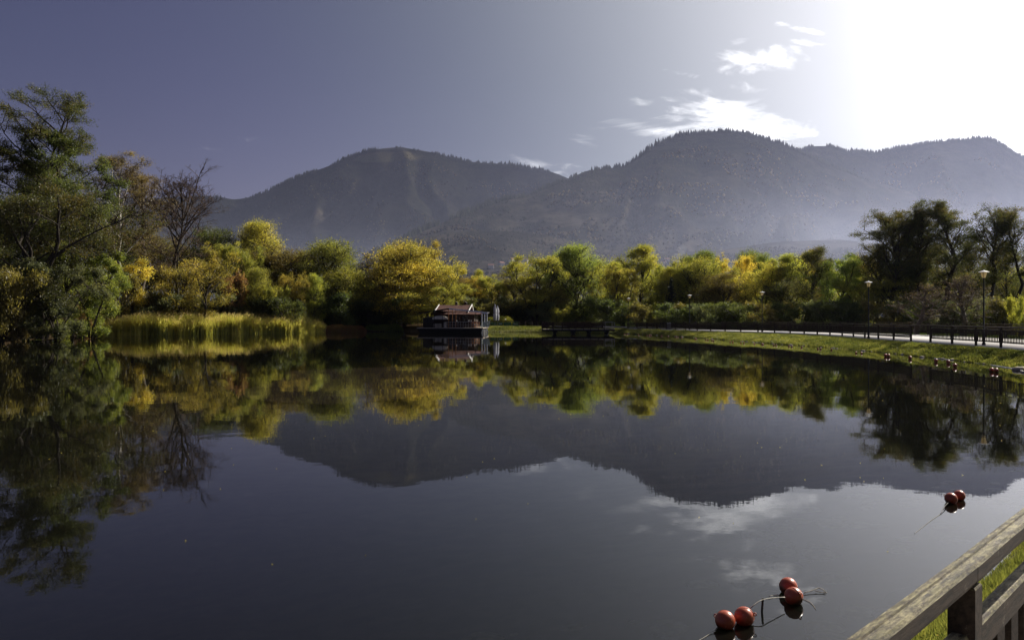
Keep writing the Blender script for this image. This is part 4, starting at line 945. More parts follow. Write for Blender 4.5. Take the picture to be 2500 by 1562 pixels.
col = g.mix(g.rng(fine, .32, .68), (.011, .007, .004, 1), (.052, .034, .021, 1))
lich = g.m('MULTIPLY', g.rng(blot, .40, .62), g.rng(nz.outputs[2], .3, .8))
col = g.mix(g.m('MULTIPLY', lich, .85), col, g.mix(g.rng(fine, .35, .65), (.13, .115, .040, 1), (.42, .37, .20, 1)))
col = g.mix(g.m('MULTIPLY', g.rng(g.noise(ov, 9, 8, .75), .58, .68), .5), col, (.26, .235, .18, 1))
b = g.n('ShaderNodeBsdfPrincipled'); g.l(col, b.inputs['Base Color']); b.inputs['Roughness'].default_value = .72; b.inputs['Specular IOR Level'].default_value = .25
bp = g.n('ShaderNodeBump'); bp.inputs['Strength'].default_value = .7; bp.inputs['Distance'].default_value = .004; g.l(g.m('ADD', fine, g.m('MULTIPLY', blot, .6)), bp.inputs['Height']); g.l(bp.outputs[0], b.inputs['Normal'])
o = g.n('ShaderNodeOutputMaterial'); g.l(b.outputs[0], o.inputs[0]); M['wood'] = m
M['wood_dark'] = mat_simple('dark_stained_wood', (.040, .026, .018), .75, .45, 6, .4, spec=.2)
M['path'] = mat_simple('promenade_concrete', (.74, .71, .67), .9, .10, 1.2, .2)
M['black_metal'] = mat_simple('black_metal', (.012, .012, .012), .5, .2, 3, spec=.4)
M['white_paint'] = mat_simple('white_paint', (.85, .85, .83), .5, .1, 3)
M['galv'] = mat_simple('galvanised_metal', (.32, .32, .31), .45, .15, 4, metal=.6)

NEARLEN = 14.0
def railing(name, label, pts, group, near_detail=False, z0=.75):
    """Timber post-and-picket railing; posts, rails and the nearest pickets are parts, the far pickets one joined part."""
    S = resample(pts, 2.9); root = empty(name, (S[0][0], S[0][1], z0)); tag(root, label, 'railing', group)
    off = Vector((S[0][0], S[0][1], z0))
    def L(v): return Vector(v) - off
    post = MB(); post.box((0, 0, 0), (.064, .064, 1.0), 0, .004); pme = None
    pk = MB(); pk.box((0, 0, 0), (.09, .022, .67), 0, .003); pkme = None
    stuff = MB(); n_near = 0
    for i, (x, y, zt) in enumerate(S):
        a = S[max(i - 1, 0)]; b_ = S[min(i + 1, len(S) - 1)]; ang = math.atan2(b_[1] - a[1], b_[0] - a[0])
        ph = zt - .055 - z0 + .25
        if pme is None: o = post.build('post', M['wood'], root); pme = o.data
        else: o = link('post', pme, None, root)
        o.location = L((x, y, zt - .056 - ph / 2)); o.rotation_euler = (0, 0, ang); wd = 1.0 if math.hypot(x, y) < 9 else 1.75; o.scale = (wd, wd, ph)
    for i in range(len(S) - 1):
        p, q = Vector(S[i]), Vector(S[i + 1]); d = (q - p); d.z = 0; ln = d.length; d.normalize(); nrm = Vector((-d.y, d.x, 0))
        near = min(math.hypot(p.x, p.y), math.hypot(q.x, q.y)) < NEARLEN and near_detail
        # moulded handrail: ridged cap on a deep beam
        r = MB()
        if near:
            sec = [(-.030, -.030), (-.022, -.046), (.022, -.046), (.030, -.030), (.030, -.004), (.025, .006), (.008, .008), (.005, .004), (-.003, .004), (-.006, .010), (-.022, .010), (-.030, .002)]
            vs = []; nseg = 8
            for k in range(nseg + 1):
                c = p + (q - p) * (k / nseg) + (-d if 0 else d) * (.0015 if k == 0 else (-.0015 if k == nseg else 0)); c.z -= .012
                for (w_, h_) in sec: vs.append(L(c + nrm * w_ * (1 + .03 * math.sin(k * 2.1 + i)) + Vector((0, 0, h_ + .0015 * math.sin(k * 1.7)))))
            m_ = len(sec); fs = [tuple(range(m_)), tuple(range((nseg + 1) * m_ - 1, nseg * m_ - 1, -1))] + [(k * m_ + (j + 1) % m_, k * m_ + j, (k + 1) * m_ + j, (k + 1) * m_ + (j + 1) % m_) for k in range(nseg) for j in range(m_)]
            r.add(vs, fs)
        else: r.bar(L(p - Vector((0, 0, .028))) + d * .002, L(q - Vector((0, 0, .028))) - d * .002, .095, .056, bev=.012)
        r.build('handrail', M['wood'], root)
        # panel: upper rail, lower rail, pickets, set between the posts
        a0, a1 = p + d * .05, q - d * .05
        gap = name == 'lakeside_railing' and i in GAPS
        for dz, nm in ((-.215, 'upper_rail'), (-.875, 'lower_rail')):
            if gap: continue
            m2 = MB(); m2.bar(L(a0 + Vector((0, 0, dz))), L(a1 + Vector((0, 0, dz))), .045, .085 if dz > -.5 else .075, bev=.008); m2.build(nm, M['wood'], root)
        k = max(3, int(round((ln - .1) / .178)))
        for j in range(k):
            if gap: continue
            c = a0 + (a1 - a0) * ((j + .5) / k) + nrm * .0345 + Vector((0, 0, -.595)); rz = math.atan2(d.y, d.x)
            if near and n_near < 290:
                if pkme is None: o = pk.build('picket', M['wood'], root); pkme = o.data
                else: o = link('picket', pkme, None, root)
                o.location = L(c); o.rotation_euler = (0, 0, rz); n_near += 1
            else: stuff.box(L(c), (.09, .022, .67), rz)
    o = stuff.build('picket', M['wood'], root); o['kind'] = 'stuff'
    return S
GAPS = set()
_S = resample(FRONT, 2.9)
GAPS = {i for i in range(len(_S) - 1) if abs((_S[i][0] / _S[i][1] * FPX + CX) - 2279) < 30 and _S[i][1] > 30 or abs((_S[i][0] / _S[i][1] * FPX + CX) - 1830) < 14}
SF = railing('lakeside_railing', 'long weathered timber railing on the lake side of the promenade, mossy handrail nearest the camera', FRONT, 'promenade railings', True)
SB = railing('inland_railing', 'dark timber railing on the far side of the promenade below the big alders', BACK, 'promenade railings')

def make_path():
    a = resample([(p[0], p[1]) for p in FRONT], 1.2); n = 90
    def rs(P, n):
        P = resample(P, .8); d = np.concatenate([[0], np.cumsum(np.hypot(*(P[1:] - P[:-1]).T))]); s = np.linspace(0, d[-1], n); return np.stack([np.interp(s, d, P[:, k]) for k in range(2)], 1)
    A = rs([(p[0], p[1]) for p in FRONT], n); B = rs([(p[0], p[1]) for p in BACK], n)
    d = A[1:] - A[:-1]; d = np.vstack([d, d[-1]]); d /= np.linalg.norm(d, axis=1)[:, None]; nr = np.stack([d[:, 1], -d[:, 0]], 1)
    A = A - nr * .12
    B = B - nr * .3
    z = .79; V = [np.column_stack([A, np.full(n, z - .12)]), np.column_stack([A, np.full(n, z)]), np.column_stack([(A + B) / 2, np.full(n, z + .01)]), np.column_stack([B, np.full(n, z)]), np.column_stack([B, np.full(n, z - .12)])]
    V = np.concatenate(V); F = []
    i = np.arange(n - 1)
    for r_ in range(4): F.append(np.stack([r_ * n + i, (r_ + 1) * n + i, (r_ + 1) * n + i + 1, r_ * n + i + 1], 1))
    o = link('promenade', mesh_np('promenade', V, np.concatenate(F)), M['path']); tag(o, 'pale concrete promenade along the right shore', 'path', kind='structure')
make_path()
GR_ = mat_simple('kerb_stone', (.30, .28, .25), .9, .2, 2, .3); M['kerb'] = GR_

# lamps
M['lamp_glass'] = None
m, g = mat_new('frosted_lamp_glass'); t = g.n('ShaderNodeBsdfTranslucent'); t.inputs[0].default_value = (.85, .74, .48, 1); d = g.n('ShaderNodeBsdfDiffuse'); d.inputs[0].default_value = (.6, .55, .42, 1)
mx = g.n('ShaderNodeMixShader'); mx.inputs[0].default_value = .7; g.l(d.outputs[0], mx.inputs[1]); g.l(t.outputs[0], mx.inputs[2]); o = g.n('ShaderNodeOutputMaterial'); g.l(mx.outputs[0], o.inputs[0]); M['lamp_glass'] = m
def lamp(label, px, D, src=None):
    x = (px - CX) / FPX * D
    if src is None:
        root = empty('street_lamp', (x, D, .79))
        p = MB(); p.lathe((0, 0, 0), [(.11, 0), (.11, .12), (.075, .16), (.07, .7), (.05, .75), (.042, 4.15), (.06, 4.17), (.06, 4.22)], 10); p.build('pole', M['black_metal'], root, True)
        gl_ = MB(); gl_.lathe((0, 0, 0), [(.08, 4.23), (.10, 4.25), (.18, 4.55), (.18, 4.56)], 12); gl_.build('lamp_glass', M['lamp_glass'], root)
        c = MB(); c.lathe((0, 0, 0), [(.31, 4.575), (.31, 4.595), (.14, 4.65), (.04, 4.68), (.015, 4.74)], 16); c.build('lamp_hat', M['white_paint'], root)
        f = MB()
        for k in range(4):
            a = k * math.pi / 2 + .4; f.bar((math.cos(a) * .13, math.sin(a) * .13, 4.24), (math.cos(a) * .20, math.sin(a) * .20, 4.575), .02)
        f.build('lamp_frame', M['black_metal'], root)
    else: root = copy_tree(src); root.location = (x, D, .79)
    tag(root, label, 'lamp', 'promenade lamps'); root.rotation_euler = (0, 0, px * .01)
    return root
l0 = lamp('tallest-looking promenade lamp, in front of the fourth big alder', 2401.8, 48.6)
for lab, px, D in (('promenade lamp just left of the big dark alders', 2120.6, 63.5), ('middle promenade lamp in front of the yellow-speckled tree', 1860.8, 90), ('small distant lamp above the promenade, second from the footbridge', 1683.7, 103), ('faintest lamp, right beside the footbridge', 1534.9, 121)):
    lamp(lab, px, D, l0)

# ------------------------------------------------------------------ boathouse cafe
M['cafe_wall'] = mat_simple('dark_brown_boards', (.030, .016, .011), .7, .35, 5, .3, stretch=(1, 1, 8))
M['cafe_roof'] = mat_simple('red_brown_roofing', (.11, .048, .036), .8, .2, 4, .4)
M['hull'] = mat_simple('black_tarred_hull', (.010, .010, .010), .8, .3, 3)
M['deck'] = mat_simple('pale_deck', (.42, .36, .29), .8, .2, 5)
M['orange_wood'] = mat_simple('varnished_wood', (.30, .13, .045), .5, .3, 6)
M['cream'] = mat_simple('cream_canvas', (.75, .70, .56), .9, .2, 2)
M['pale_green'] = mat_simple('pale_green_paint', (.55, .62, .50), .6, .15, 6)
M['grey_beam'] = mat_simple('grey_metal_beam', (.40, .41, .40), .55, .2, 3)
M['dark_glass'] = mat_simple('dark_window_glass', (.012, .013, .015), .08, .2, 1, spec=.5)
M['tarp'] = mat_simple('black_tarpaulin', (.020, .020, .022), .6, .4, 3, .3)
M['globe'] = mat_simple('white_globe_glass', (.80, .80, .78), .3, .05, 1)
def zx(xz): return (xz / 8.643 - 124) / 15.74
def zz(yz): return 2.6 + (52 - yz / 8.643) / 15.74
def cafe():
    root = empty('floating_cafe', (-9.27, 120.6, 0), R(-4)); tag(root, 'dark brown floating cafe with red-brown roof and low metal canopy', 'building')
    def B(name, mat, *boxes, parent=None, bars=()):
        b = MB()
        for c, sz in boxes: b.box(c, sz, 0, 0)
        for q in bars: b.bar(*q)
        return b.build(name, M[mat], parent or root)
    h = MB(); h.add([(-5.5, -.1, .70), (4.7, -.1, .70), (4.7, 8.5, .70), (-5.5, 8.5, .70), (-5.1, .3, -.3), (4.4, .3, -.3), (4.4, 8.2, -.3), (-5.1, 8.2, -.3)], [(0, 3, 2, 1), (4, 5, 6, 7), (0, 1, 5, 4), (1, 2, 6, 5), (2, 3, 7, 6), (3, 0, 4, 7)])
    h.build('hull', M['hull'], root)
    B('deck', 'deck', ((-.4, 4.15, .765), (10.4, 8.7, .12)))
    w = MB(); w.box((-.1, 4.9, 1.88), (6.5, 5.4, 2.1)); 
    for k in range(22): w.box((-3.2 + k * .295, 2.188, 1.88), (.02, .03, 2.08))
    w.build('wall', M['cafe_wall'], root)
    for k, (a, b_) in enumerate(((985, 1070), (1105, 1205), (1240, 1360))):
        x0, x1 = zx(a), zx(b_); xm = (x0 + x1) / 2; wd = x1 - x0; fr = B('window', 'cafe_wall', ((xm - wd / 2, 2.15, 2.05), (.06, .08, 1.35)), ((xm + wd / 2, 2.15, 2.05), (.06, .08, 1.35)), ((xm, 2.15, 2.75), (wd, .08, .06)), ((xm, 2.15, 1.36), (wd + .1, .12, .06)), ((xm, 2.14, 2.05), (.04, .06, 1.3)))
        B('pane', 'dark_glass', ((xm, 2.165, 2.05), (wd - .06, .02, 1.3)), parent=fr)
    d = B('door', 'cafe_wall', ((zx(1440), 2.13, 1.85), (.85, .08, 1.95))); B('handle', 'galv', ((zx(1440) + .33, 2.06, 1.8), (.03, .06, .12)), parent=d)
    # main gable roof, ridge along the front
    e0, e1, r0, r1 = -3.15, 2.15, -2.95, 2.05
    rf = MB(); yr, ye, zr, ze, yb = 5.4, 1.9, 4.42, 3.22, 9.3
    rf.add([(-3.7, 1.1, 2.93), (4.55, 1.1, 2.93), (4.3, 2.7, 3.40), (-3.5, 2.7, 3.40), (-3.7, 1.1, 2.85), (4.55, 1.1, 2.85), (4.3, 2.7, 3.30), (-3.5, 2.7, 3.30)], [(0, 1, 2, 3), (7, 6, 5, 4), (0, 4, 5, 1), (1, 5, 6, 2), (2, 6, 7, 3), (3, 7, 4, 0)])
    rf.add([(e1, 2.7, 3.36), (4.3, 2.7, 3.36), (4.3, 8.5, 3.1), (e1, 8.5, 3.1), (e1, 2.7, 3.28), (4.3, 2.7, 3.28), (4.3, 8.5, 3.0), (e1, 8.5, 3.0)], [(0, 1, 2, 3), (7, 6, 5, 4), (0, 4, 5, 1), (1, 5, 6, 2), (2, 6, 7, 3), (3, 7, 4, 0)])
    rf.add([(e0, ye, ze), (e1, ye, ze), (r1 + .3, yr, zr), (r0, yr, zr), (e0, ye, ze - .09), (e1, ye, ze - .09), (r1 + .3, yr, zr - .12), (r0, yr, zr - .12)], [(0, 1, 2, 3), (7, 6, 5, 4), (0, 4, 5, 1), (1, 5, 6, 2), (3, 7, 4, 0)])
    rf.add([(r0, yr, zr), (r1 + .3, yr, zr), (e1, yb, ze), (e0, yb, ze), (r0, yr, zr - .12), (r1 + .3, yr, zr - .12), (e1, yb, ze - .09), (e0, yb, ze - .09)], [(0, 1, 2, 3), (7, 6, 5, 4), (1, 5, 6, 2), (2, 6, 7, 3), (3, 7, 4, 0)])
    for k in range(26):
        t = k / 25; rf.bar((e0 + (e1 - e0) * t, ye, ze + .015), (r0 + (r1 + .3 - r0) * t, yr - .03, zr + .015), .035, .03)
    ro = rf.build('roof', M['cafe_roof'], root)
    B('verge_board', 'white_paint', bars=(((e0 - .03, ye - .05, ze + .05), (r0 - .03, yr, zr + .07), .09, .20),), parent=ro)
    B('verge_board', 'white_paint', bars=(((e1 + .05, ye - .05, ze + .05), (r1 + .36, yr, zr + .07), .09, .20), ((r1 + .36, yr + .04, zr + .07), (e1 + .05, yb, ze + .05), .09, .20)), parent=ro)
    gb = MB(); gb.add([(r1 + .1, yr - 1.2, 3.95), (r1 + .1, yr + 1.2, 3.95), (r1 + .25, yr, 4.30), (r1 - .1, yr - 1.2, 3.95), (r1 - .1, yr + 1.2, 3.95), (r1 - .1, yr, 4.30)], [(0, 1, 2), (5, 4, 3), (0, 3, 4, 1), (1, 4, 5, 2), (2, 5, 3, 0)]); gb.build('gable', M['tarp'], ro)
    for xx in (-.25, 1.25):
        v = MB(); v.box((xx, 6.0, 4.52), (.36, .4, .5)); v.add([(xx - .3, 5.75, 4.72), (xx + .3, 5.75, 4.72), (xx, 5.75, 4.98), (xx - .3, 6.25, 4.72), (xx + .3, 6.25, 4.72), (xx, 6.25, 4.98)], [(0, 1, 2), (5, 4, 3), (0, 3, 4, 1), (1, 4, 5, 2), (2, 5, 3, 0)]); vv = v.build('roof_vent', M['cafe_wall'], ro)
        B('vent_cap', 'white_paint', bars=(((xx - .02, 5.7, 5.01), (xx + .34, 5.7, 4.74), .05, .06),), parent=vv)
    # canopy: shallow gable frame of beams with posts
    ap = (-.53, 0, 3.77)
    fr = MB(); fr.bar((-5.6, 0, 3.02), (-.57, 0, 3.74), .14, .17); fr.bar((-5.6, 2.6, 3.05), (-.57, 2.6, 3.77), .08, .10)
    for k in range(8): t = k / 7; fr.bar((-5.5 + 4.9 * t, .06, 3.02 + .72 * t), (-5.5 + 4.9 * t, 2.55, 3.05 + .72 * t), .05)
    fr.build('canopy_beam', M['hull'], root)
    fr = MB(); fr.bar((-.53, 0, 3.77), (5.5, 0, 3.14), .16, .20); fr.bar((-.5, 2.6, 3.80), (5.5, 2.6, 3.17), .08, .10); fr.bar((4.55, -.02, 3.10), (5.55, -.02, 3.02), .09, .12)
    for k in range(8): t = .05 + k / 7.6; fr.bar((-.5 + 5.9 * t, .06, 3.74 - .62 * t), (-.5 + 5.9 * t, 2.55, 3.77 - .62 * t), .05)
    fr.build('canopy_beam', M['white_paint'], root)
    cv = MB(); cv.add([(-5.65, -.1, 3.09), (-.53, -.1, 3.845), (-.53, 2.7, 3.87), (-5.65, 2.7, 3.11), (-5.65, -.1, 3.115), (-.53, -.1, 3.87), (-.53, 2.7, 3.895), (-5.65, 2.7, 3.135)], [(0, 3, 2, 1), (4, 5, 6, 7), (0, 1, 5, 4), (2, 3, 7, 6), (3, 0, 4, 7)])
    cv.build('canopy_sheet', M['tarp'], root)
    for xz in (985, 1068, 1142): B('post', 'orange_wood', bars=(((zx(xz), .05, .83), (zx(xz), .05, 3.72 - abs(zx(xz) + .53) * .11), .09),))
    for xz in (330, 400, 480, 545, 610, 680, 858, 1375, 1560): B('post', 'hull', bars=(((zx(xz), .05, .83), (zx(xz), .05, 3.68 - abs(zx(xz) + .53) * (.145 if xz < 1000 else .105)), .06),))
    for xz in (1697, 1755, 1808): B('post', 'white_paint', bars=(((zx(xz), -.05, .83), (zx(xz), -.05, 3.02), .13),))
    # left side: tarpaulin-covered store, counter under a rounded canvas
    B('store', 'tarp', ((-4.05, 1.5, 1.62), (1.5, 1.8, 1.58)))
    cn = MB(); P_ = []
    for k in range(9):
        a = math.pi * k / 8; P_.append((math.cos(a), math.sin(a)))
    vs = []; 
    for y in (.4, 2.0): vs += [(-2.1 - 1.2 * c, y, 2.12 + .55 * s_ ** .6 if s_ > 0 else 2.12) for c, s_ in P_]
    cn.add(vs, [tuple(range(8, -1, -1)), tuple(range(9, 18))] + [(k, k + 1, k + 10, k + 9) for k in range(8)] + [(8, 0, 9, 17)]); cn.build('awning', M['cream'], root)
    B('counter', 'cream', ((-1.25, .5, 1.25), (.35, .5, .85)), ((-2.5, 1.0, 1.15), (1.2, .3, .6)))
    # front railing
    rl = MB()
    for k in range(15):
        x = -1.2 + k * .41
        if x < 4.5: rl.bar((x, -.02, .83), (x, -.02, 1.72), .035)
    rl.bar((-1.25, -.02, 1.72), (4.55, -.02, 1.72), .045); rl.bar((-1.25, -.02, 1.30), (4.55, -.02, 1.30), .03); rl.build('railing', M['galv'], root)
    rl = MB()
    for k in range(17): rl.box((-4.6 + k * .2, -.03, 1.22), (.07, .03, .74))
    rl.bar((-4.7, -.03, 1.63), (-1.25, -.03, 1.63), .06); rl.build('railing', M['wood_dark'], root)
    bl = MB()
    for k in range(11):
        t = k / 10; bl.bar((4.62 + t * 1.05, -.12, .88), (4.60 + t * 1.25, -.12, 1.70 + .10 * t * t), .09, .03)
    bl.tube([(4.5, -.14, 1.83), (4.7, -.14, 1.74), (5.1, -.14, 1.70), (5.5, -.14, 1.75), (5.8, -.14, 1.88), (5.93, -.14, 2.02)], .05, 6); bl.build('balustrade', M['pale_green'], root)
    po = MB(); po.tube([(4.65, -.1, -.1), (4.70, -.1, .45), (4.95, -.1, .62), (5.25, -.1, .62), (5.48, -.1, .42), (5.5, -.1, -.1)], .07, 6)
    for x in (4.95, 5.2): po.bar((x, .1, -.3), (x, .1, .6), .08)
    po.build('pontoon_frame', M['white_paint'], root)
    for xz in (1160, 1420, 1470):
        p = MB(); p.bar((zx(xz), -.1, 1.70), (zx(xz), -.1, 1.80), .03); pl_ = p.build('lamp_post', M['galv'], root); s_ = MB(); s_.sphere((zx(xz), -.1, 1.88), .09, 10, 7); s_.build('globe', M['globe'], pl_, True)
    return root
cafe()
def cafe_chair(x, y, rz, src=None, lab=''):
    if src is None:
        r = empty('cafe_chair', (x, y, .825), rz)
        b = MB(); b.box((0, 0, .45), (.44, .42, .04)); b.build('seat', M['orange_wood'], r)
        b = MB(); b.box((0, .20, .80), (.42, .03, .34)); b.build('backrest', M['orange_wood'], r)
        for a, c in ((-1, -1), (1, -1), (-1, 1), (1, 1)):
            b = MB(); b.box((a * .19, c * .18, .215 if c < 0 else .49), (.04, .04, .43 if c < 0 else .98)); b.build('leg', M['orange_wood'], r)
    else: r = copy_tree(src); r.location = (x, y, .825); r.rotation_euler = (0, 0, rz)
    tag(r, lab, 'chair', 'chairs on the cafe terrace'); return r
ch = cafe_chair(-6.05, 120.6, .3, None, 'orange wooden chair on the sunny end of the cafe terrace, left one')
cafe_chair(-5.35, 120.9, -.5, ch, 'orange wooden chair on the cafe terrace nearest the white frame posts')
cafe_chair(-5.7, 121.8, 2.9, ch, 'orange wooden chair standing behind the other two on the cafe terrace')

# closed parasols
M['parasol'] = mat_simple('printed_parasol_cloth', (.78, .78, .80), .9, .1, 1.1, 0, col2=(.34, .34, .40), detail=8)
def parasol(px, topy, label, D=133.4, src=None):
    x = (px - CX) / FPX * D; zt = CAM_H + (HY - topy) / FPX * D; H = zt - .85
    r = empty('closed_parasol', (x, D, .85)); tag(r, label, 'parasol', 'closed parasols beside the cafe')
    p = MB(); p.tube([(0, 0, 0), (0, 0, H)], .03, 8); p.build('pole', M['galv'], r, True)
    b = MB(); b.box((0, 0, .05), (.6, .6, .10), .4, .02); b.build('base', M['galv'], r)
    fold = lambda k, z: 1 + .22 * math.cos(k * math.pi / 1.5 + z * 1.3) * (z < H - .3)
    c = MB(); c.lathe((0, 0, 0), [(.16, 1.0), (.24, 1.1), (.30, 1.6), (.27, 2.1), (.23, 2.3), (.26, 2.7), (.20, H - .7), (.10, H - .25), (.03, H)], 20, fold); cl = c.build('canopy', M['parasol'], r, True)
    t = MB(); t.lathe((0, 0, 0), [(.255, 2.22), (.255, 2.30)], 14); t.build('strap', M['grey_beam'], cl)
parasol(1208.5, 742, 'taller closed white parasol with grey print right of the cafe')
parasol(1214.8, 745, 'shorter closed white parasol half behind the taller one', 134.1)

# walkway behind the cafe, its fence and green banners
def strip(name, label, pts, w, z, mat, cat):
    P = resample(pts, .8); n = len(P); d = np.gradient(P, axis=0); d /= np.linalg.norm(d, axis=1)[:, None]; nr = np.stack([d[:, 1], -d[:, 0]], 1)
    A, B = P + nr * w / 2, P - nr * w / 2
    V = np.concatenate([np.column_stack([A, np.full(n, z - .15)]), np.column_stack([A, np.full(n, z)]), np.column_stack([B, np.full(n, z)]), np.column_stack([B, np.full(n, z - .15)])]); i = np.arange(n - 1); F = np.concatenate([np.stack([k * n + i, (k + 1) * n + i, (k + 1) * n + i + 1, k * n + i + 1], 1) for k in range(3)])
    o = link(name, mesh_np(name, V, F), M[mat]); tag(o, label, cat, kind='structure'); return o
strip('walkway', 'pale walkway curving from the promenade to the cafe', [(20.5, 117), (19, 124), (14, 131), (6, 135.2), (-2, 136), (-12, 137)], 2.6, .93, 'path', 'path')
def small_fence(name, label, p0, p1, z0, h, n, mat, parent_group=None, rails=(.1, .55, 1.0)):
    r = empty(name, (*p0, z0)); tag(r, label, 'fence', parent_group); p0, p1 = Vector((*p0, 0)), Vector((*p1, 0)); d = p1 - p0
    for k in range(n + 1):
        b = MB(); b.box(d * (k / n) + Vector((0, 0, h / 2)), (.09, .09, h), math.atan2(d.y, d.x)); b.build('post', M[mat], r)
    for t in rails:
        b = MB(); b.bar(Vector((0, -.06, h * t)), d + Vector((0, -.06, h * t)), .05, .08); b.build('rail', M[mat], r)
    return r
small_fence('walkway_fence', 'low dark fence of the walkway between the cafe and the footbridge', (1.2, 134), (5.6, 132.2), .85, .9, 4, 'wood_dark')
small_fence('walkway_fence', 'low dark fence behind the green banners right of the parasols', (-4.0, 134.6), (1.2, 134), .85, .9, 5, 'wood_dark')
m, g = mat_new('green_banner'); tc = g.n('ShaderNodeTexCoord'); ov = tc.outputs['Object']
c = g.mix(g.rng(g.noise(ov, 2.2, 5, .6), .4, .6), (.030, .10, .035, 1), (.10, .19, .06, 1)); b = g.n('ShaderNodeBsdfPrincipled'); g.l(c, b.inputs['Base Color']); b.inputs['Roughness'].default_value = .6
o = g.n('ShaderNodeOutputMaterial'); g.l(b.outputs[0], o.inputs[0]); M['banner'] = m
for k, (x0, x1, lab) in enumerate(((1197, 1213, 'green banner panel under the closed parasols'), (1216, 1228, 'middle green banner panel with a pale stripe on the walkway fence'), (1230, 1248, 'wide green banner panel below the globe lamp'), (1251, 1267, 'right-end green banner panel with a pale stripe'))):
    D = 134.3; a, b_ = (x0 - CX) / FPX * D, (x1 - CX) / FPX * D
    r = empty('banner', ((a + b_) / 2, D - .28, .95)); tag(r, lab, 'banner', 'green banners on the walkway fence')
    q = MB(); q.box((0, 0, .33), (b_ - a, .02, .66)); q.build('panel', M['banner'], r)
    if k in (1, 3): q = MB(); q.box((0, -.015, .36), ((b_ - a) * .6, .006, .15)); q.build('stripe', M['grey_beam'], r)
r = empty('globe_lamp', (at(1234, 780, 135).x, 135, .93)); tag(r, 'white globe lamp on a short post above the green banners', 'lamp')
q = MB(); q.tube([(0, 0, 0), (0, 0, 1.0)], .03, 6); q.build('pole', M['black_metal'], r); q = MB(); q.sphere((0, 0, 1.12), .13, 12, 8); q.build('globe', M['globe'], r, True)
small_fence('white_fence', 'short white fence under the trees left of the cafe', (at(958, 0, 141).x, 141), (at(990, 0, 141).x, 141), 1.0, 1.0, 3, 'white_paint', rails=(.55, .95))

# footbridge on dark piers at the far right shore
def footbridge():
    x0, x1, y0, y1 = 4.4, 14.95, 112.6, 115.2
    r = empty('footbridge', ((x0 + x1) / 2, (y0 + y1) / 2, 0)); tag(r, 'dark timber platform bridge with a pale deck edge on stub piers over the water', 'bridge')
    cx_, cy_ = (x0 + x1) / 2, (y0 + y1) / 2
    def b(name, mat, c, sz): q = MB(); q.box((c[0] - cx_, c[1] - cy_, c[2]), sz); return q.build(name, M[mat], r)
    dk = MB()
    for k in range(70): dk.box((x0 + (k + .5) * (x1 - x0) / 70 - cx_, 0, .70), ((x1 - x0) / 70 - .012, y1 - y0, .05))
    o = dk.build('deck', M['deck'], r); o['kind'] = 'stuff'
    b('edge_board', 'deck', (cx_ + .5, y0 - .03, .72), (x1 - x0 - 1.0, .04, .10)); b('beam', 'hull', (cx_, y0 + .2, .55), (x1 - x0, .15, .26)); b('beam', 'hull', (cx_, y1 - .2, .55), (x1 - x0, .15, .26))
    for x in (6.3, 9.0, 11.3, 13.9):
        for y in (y0 + .25, y1 - .25): q = MB(); q.lathe((x - cx_, y - cy_, 0), [(.18, -1.0), (.18, .2), (.34, .42)], 8); q.build('pier', M['hull'], r)
    for y in (y0, y1):
        for x in (4.45, 5.1, 6.0, 7.3, 8.3, 9.3, 10.4, 11.4, 12.6, 13.4): b('post', 'wood_dark', (x, y, 1.2), (.11, .11, 1.06))
        b('handrail', 'wood_dark', (8.95, y, 1.745), (9.1, .12, .05))
        b('lower_rail', 'wood_dark', (8.95, y, .93), (9.0, .06, .08))
        q = MB()
        for k in range(58): q.box((4.55 + k * .152 - cx_, y + .05 - cy_, 1.27), (.115, .02, .78))
        o = q.build('picket', M['wood_dark'], r); o['kind'] = 'stuff'
        q = MB()
        for x in (13.55, 14.9): q.bar((x - cx_, y - cy_, .73), (x - cx_, y - cy_, 1.74), .05)
        q.bar((13.55 - cx_, y - cy_, 1.74), (14.9 - cx_, y - cy_, 1.74), .05); q.bar((13.55 - cx_, y - cy_, .95), (14.9 - cx_, y - cy_, .95), .04); q.build('metal_frame', M['galv'], r)
footbridge()
r = empty('service_box', (at(1638, 0, 106).x, 107.5, .79)); tag(r, 'small pale cabinet on the promenade near the first lamps', 'cabinet')
q = MB(); q.box((0, 0, .45), (.5, .4, .9), 0, .02); q.build('body', M['grey_beam'], r); q = MB(); q.box((0, -.01, .93), (.56, .46, .05)); q.build('lid', M['galv'], r)

# ------------------------------------------------------------------ buoys, ropes and the stake
m, g = mat_new('red_buoy_plastic'); tc = g.n('ShaderNodeTexCoord'); ov = tc.outputs['Object']
n1 = g.noise(ov, 14, 6, .7); c = g.mix(g.rng(n1, .3, .7), (.36, .060, .024, 1), (.46, .095, .040, 1))
sp = g.n('ShaderNodeSeparateXYZ'); g.l(ov, sp.inputs[0]); c = g.mix(g.m('MULTIPLY', g.rng(sp.outputs[2], -.035, -.06), .85), c, (.035, .032, .015, 1))
c = g.mix(g.m('MULTIPLY', g.rng(g.noise(ov, 55, 3), .60, .70), .35), c, (.5, .35, .28, 1))
b = g.n('ShaderNodeBsdfPrincipled'); g.l(c, b.inputs['Base Color']); b.inputs['Roughness'].default_value = .38
o = g.n('ShaderNodeOutputMaterial'); g.l(b.outputs[0], o.inputs[0]); M['buoy'] = m
M['rope'] = mat_simple('grey_rope', (.40, .38, .33), .9, .3, 30)
M['wet_rope'] = mat_simple('dark_rope', (.05, .045, .04), .7, .3, 30)
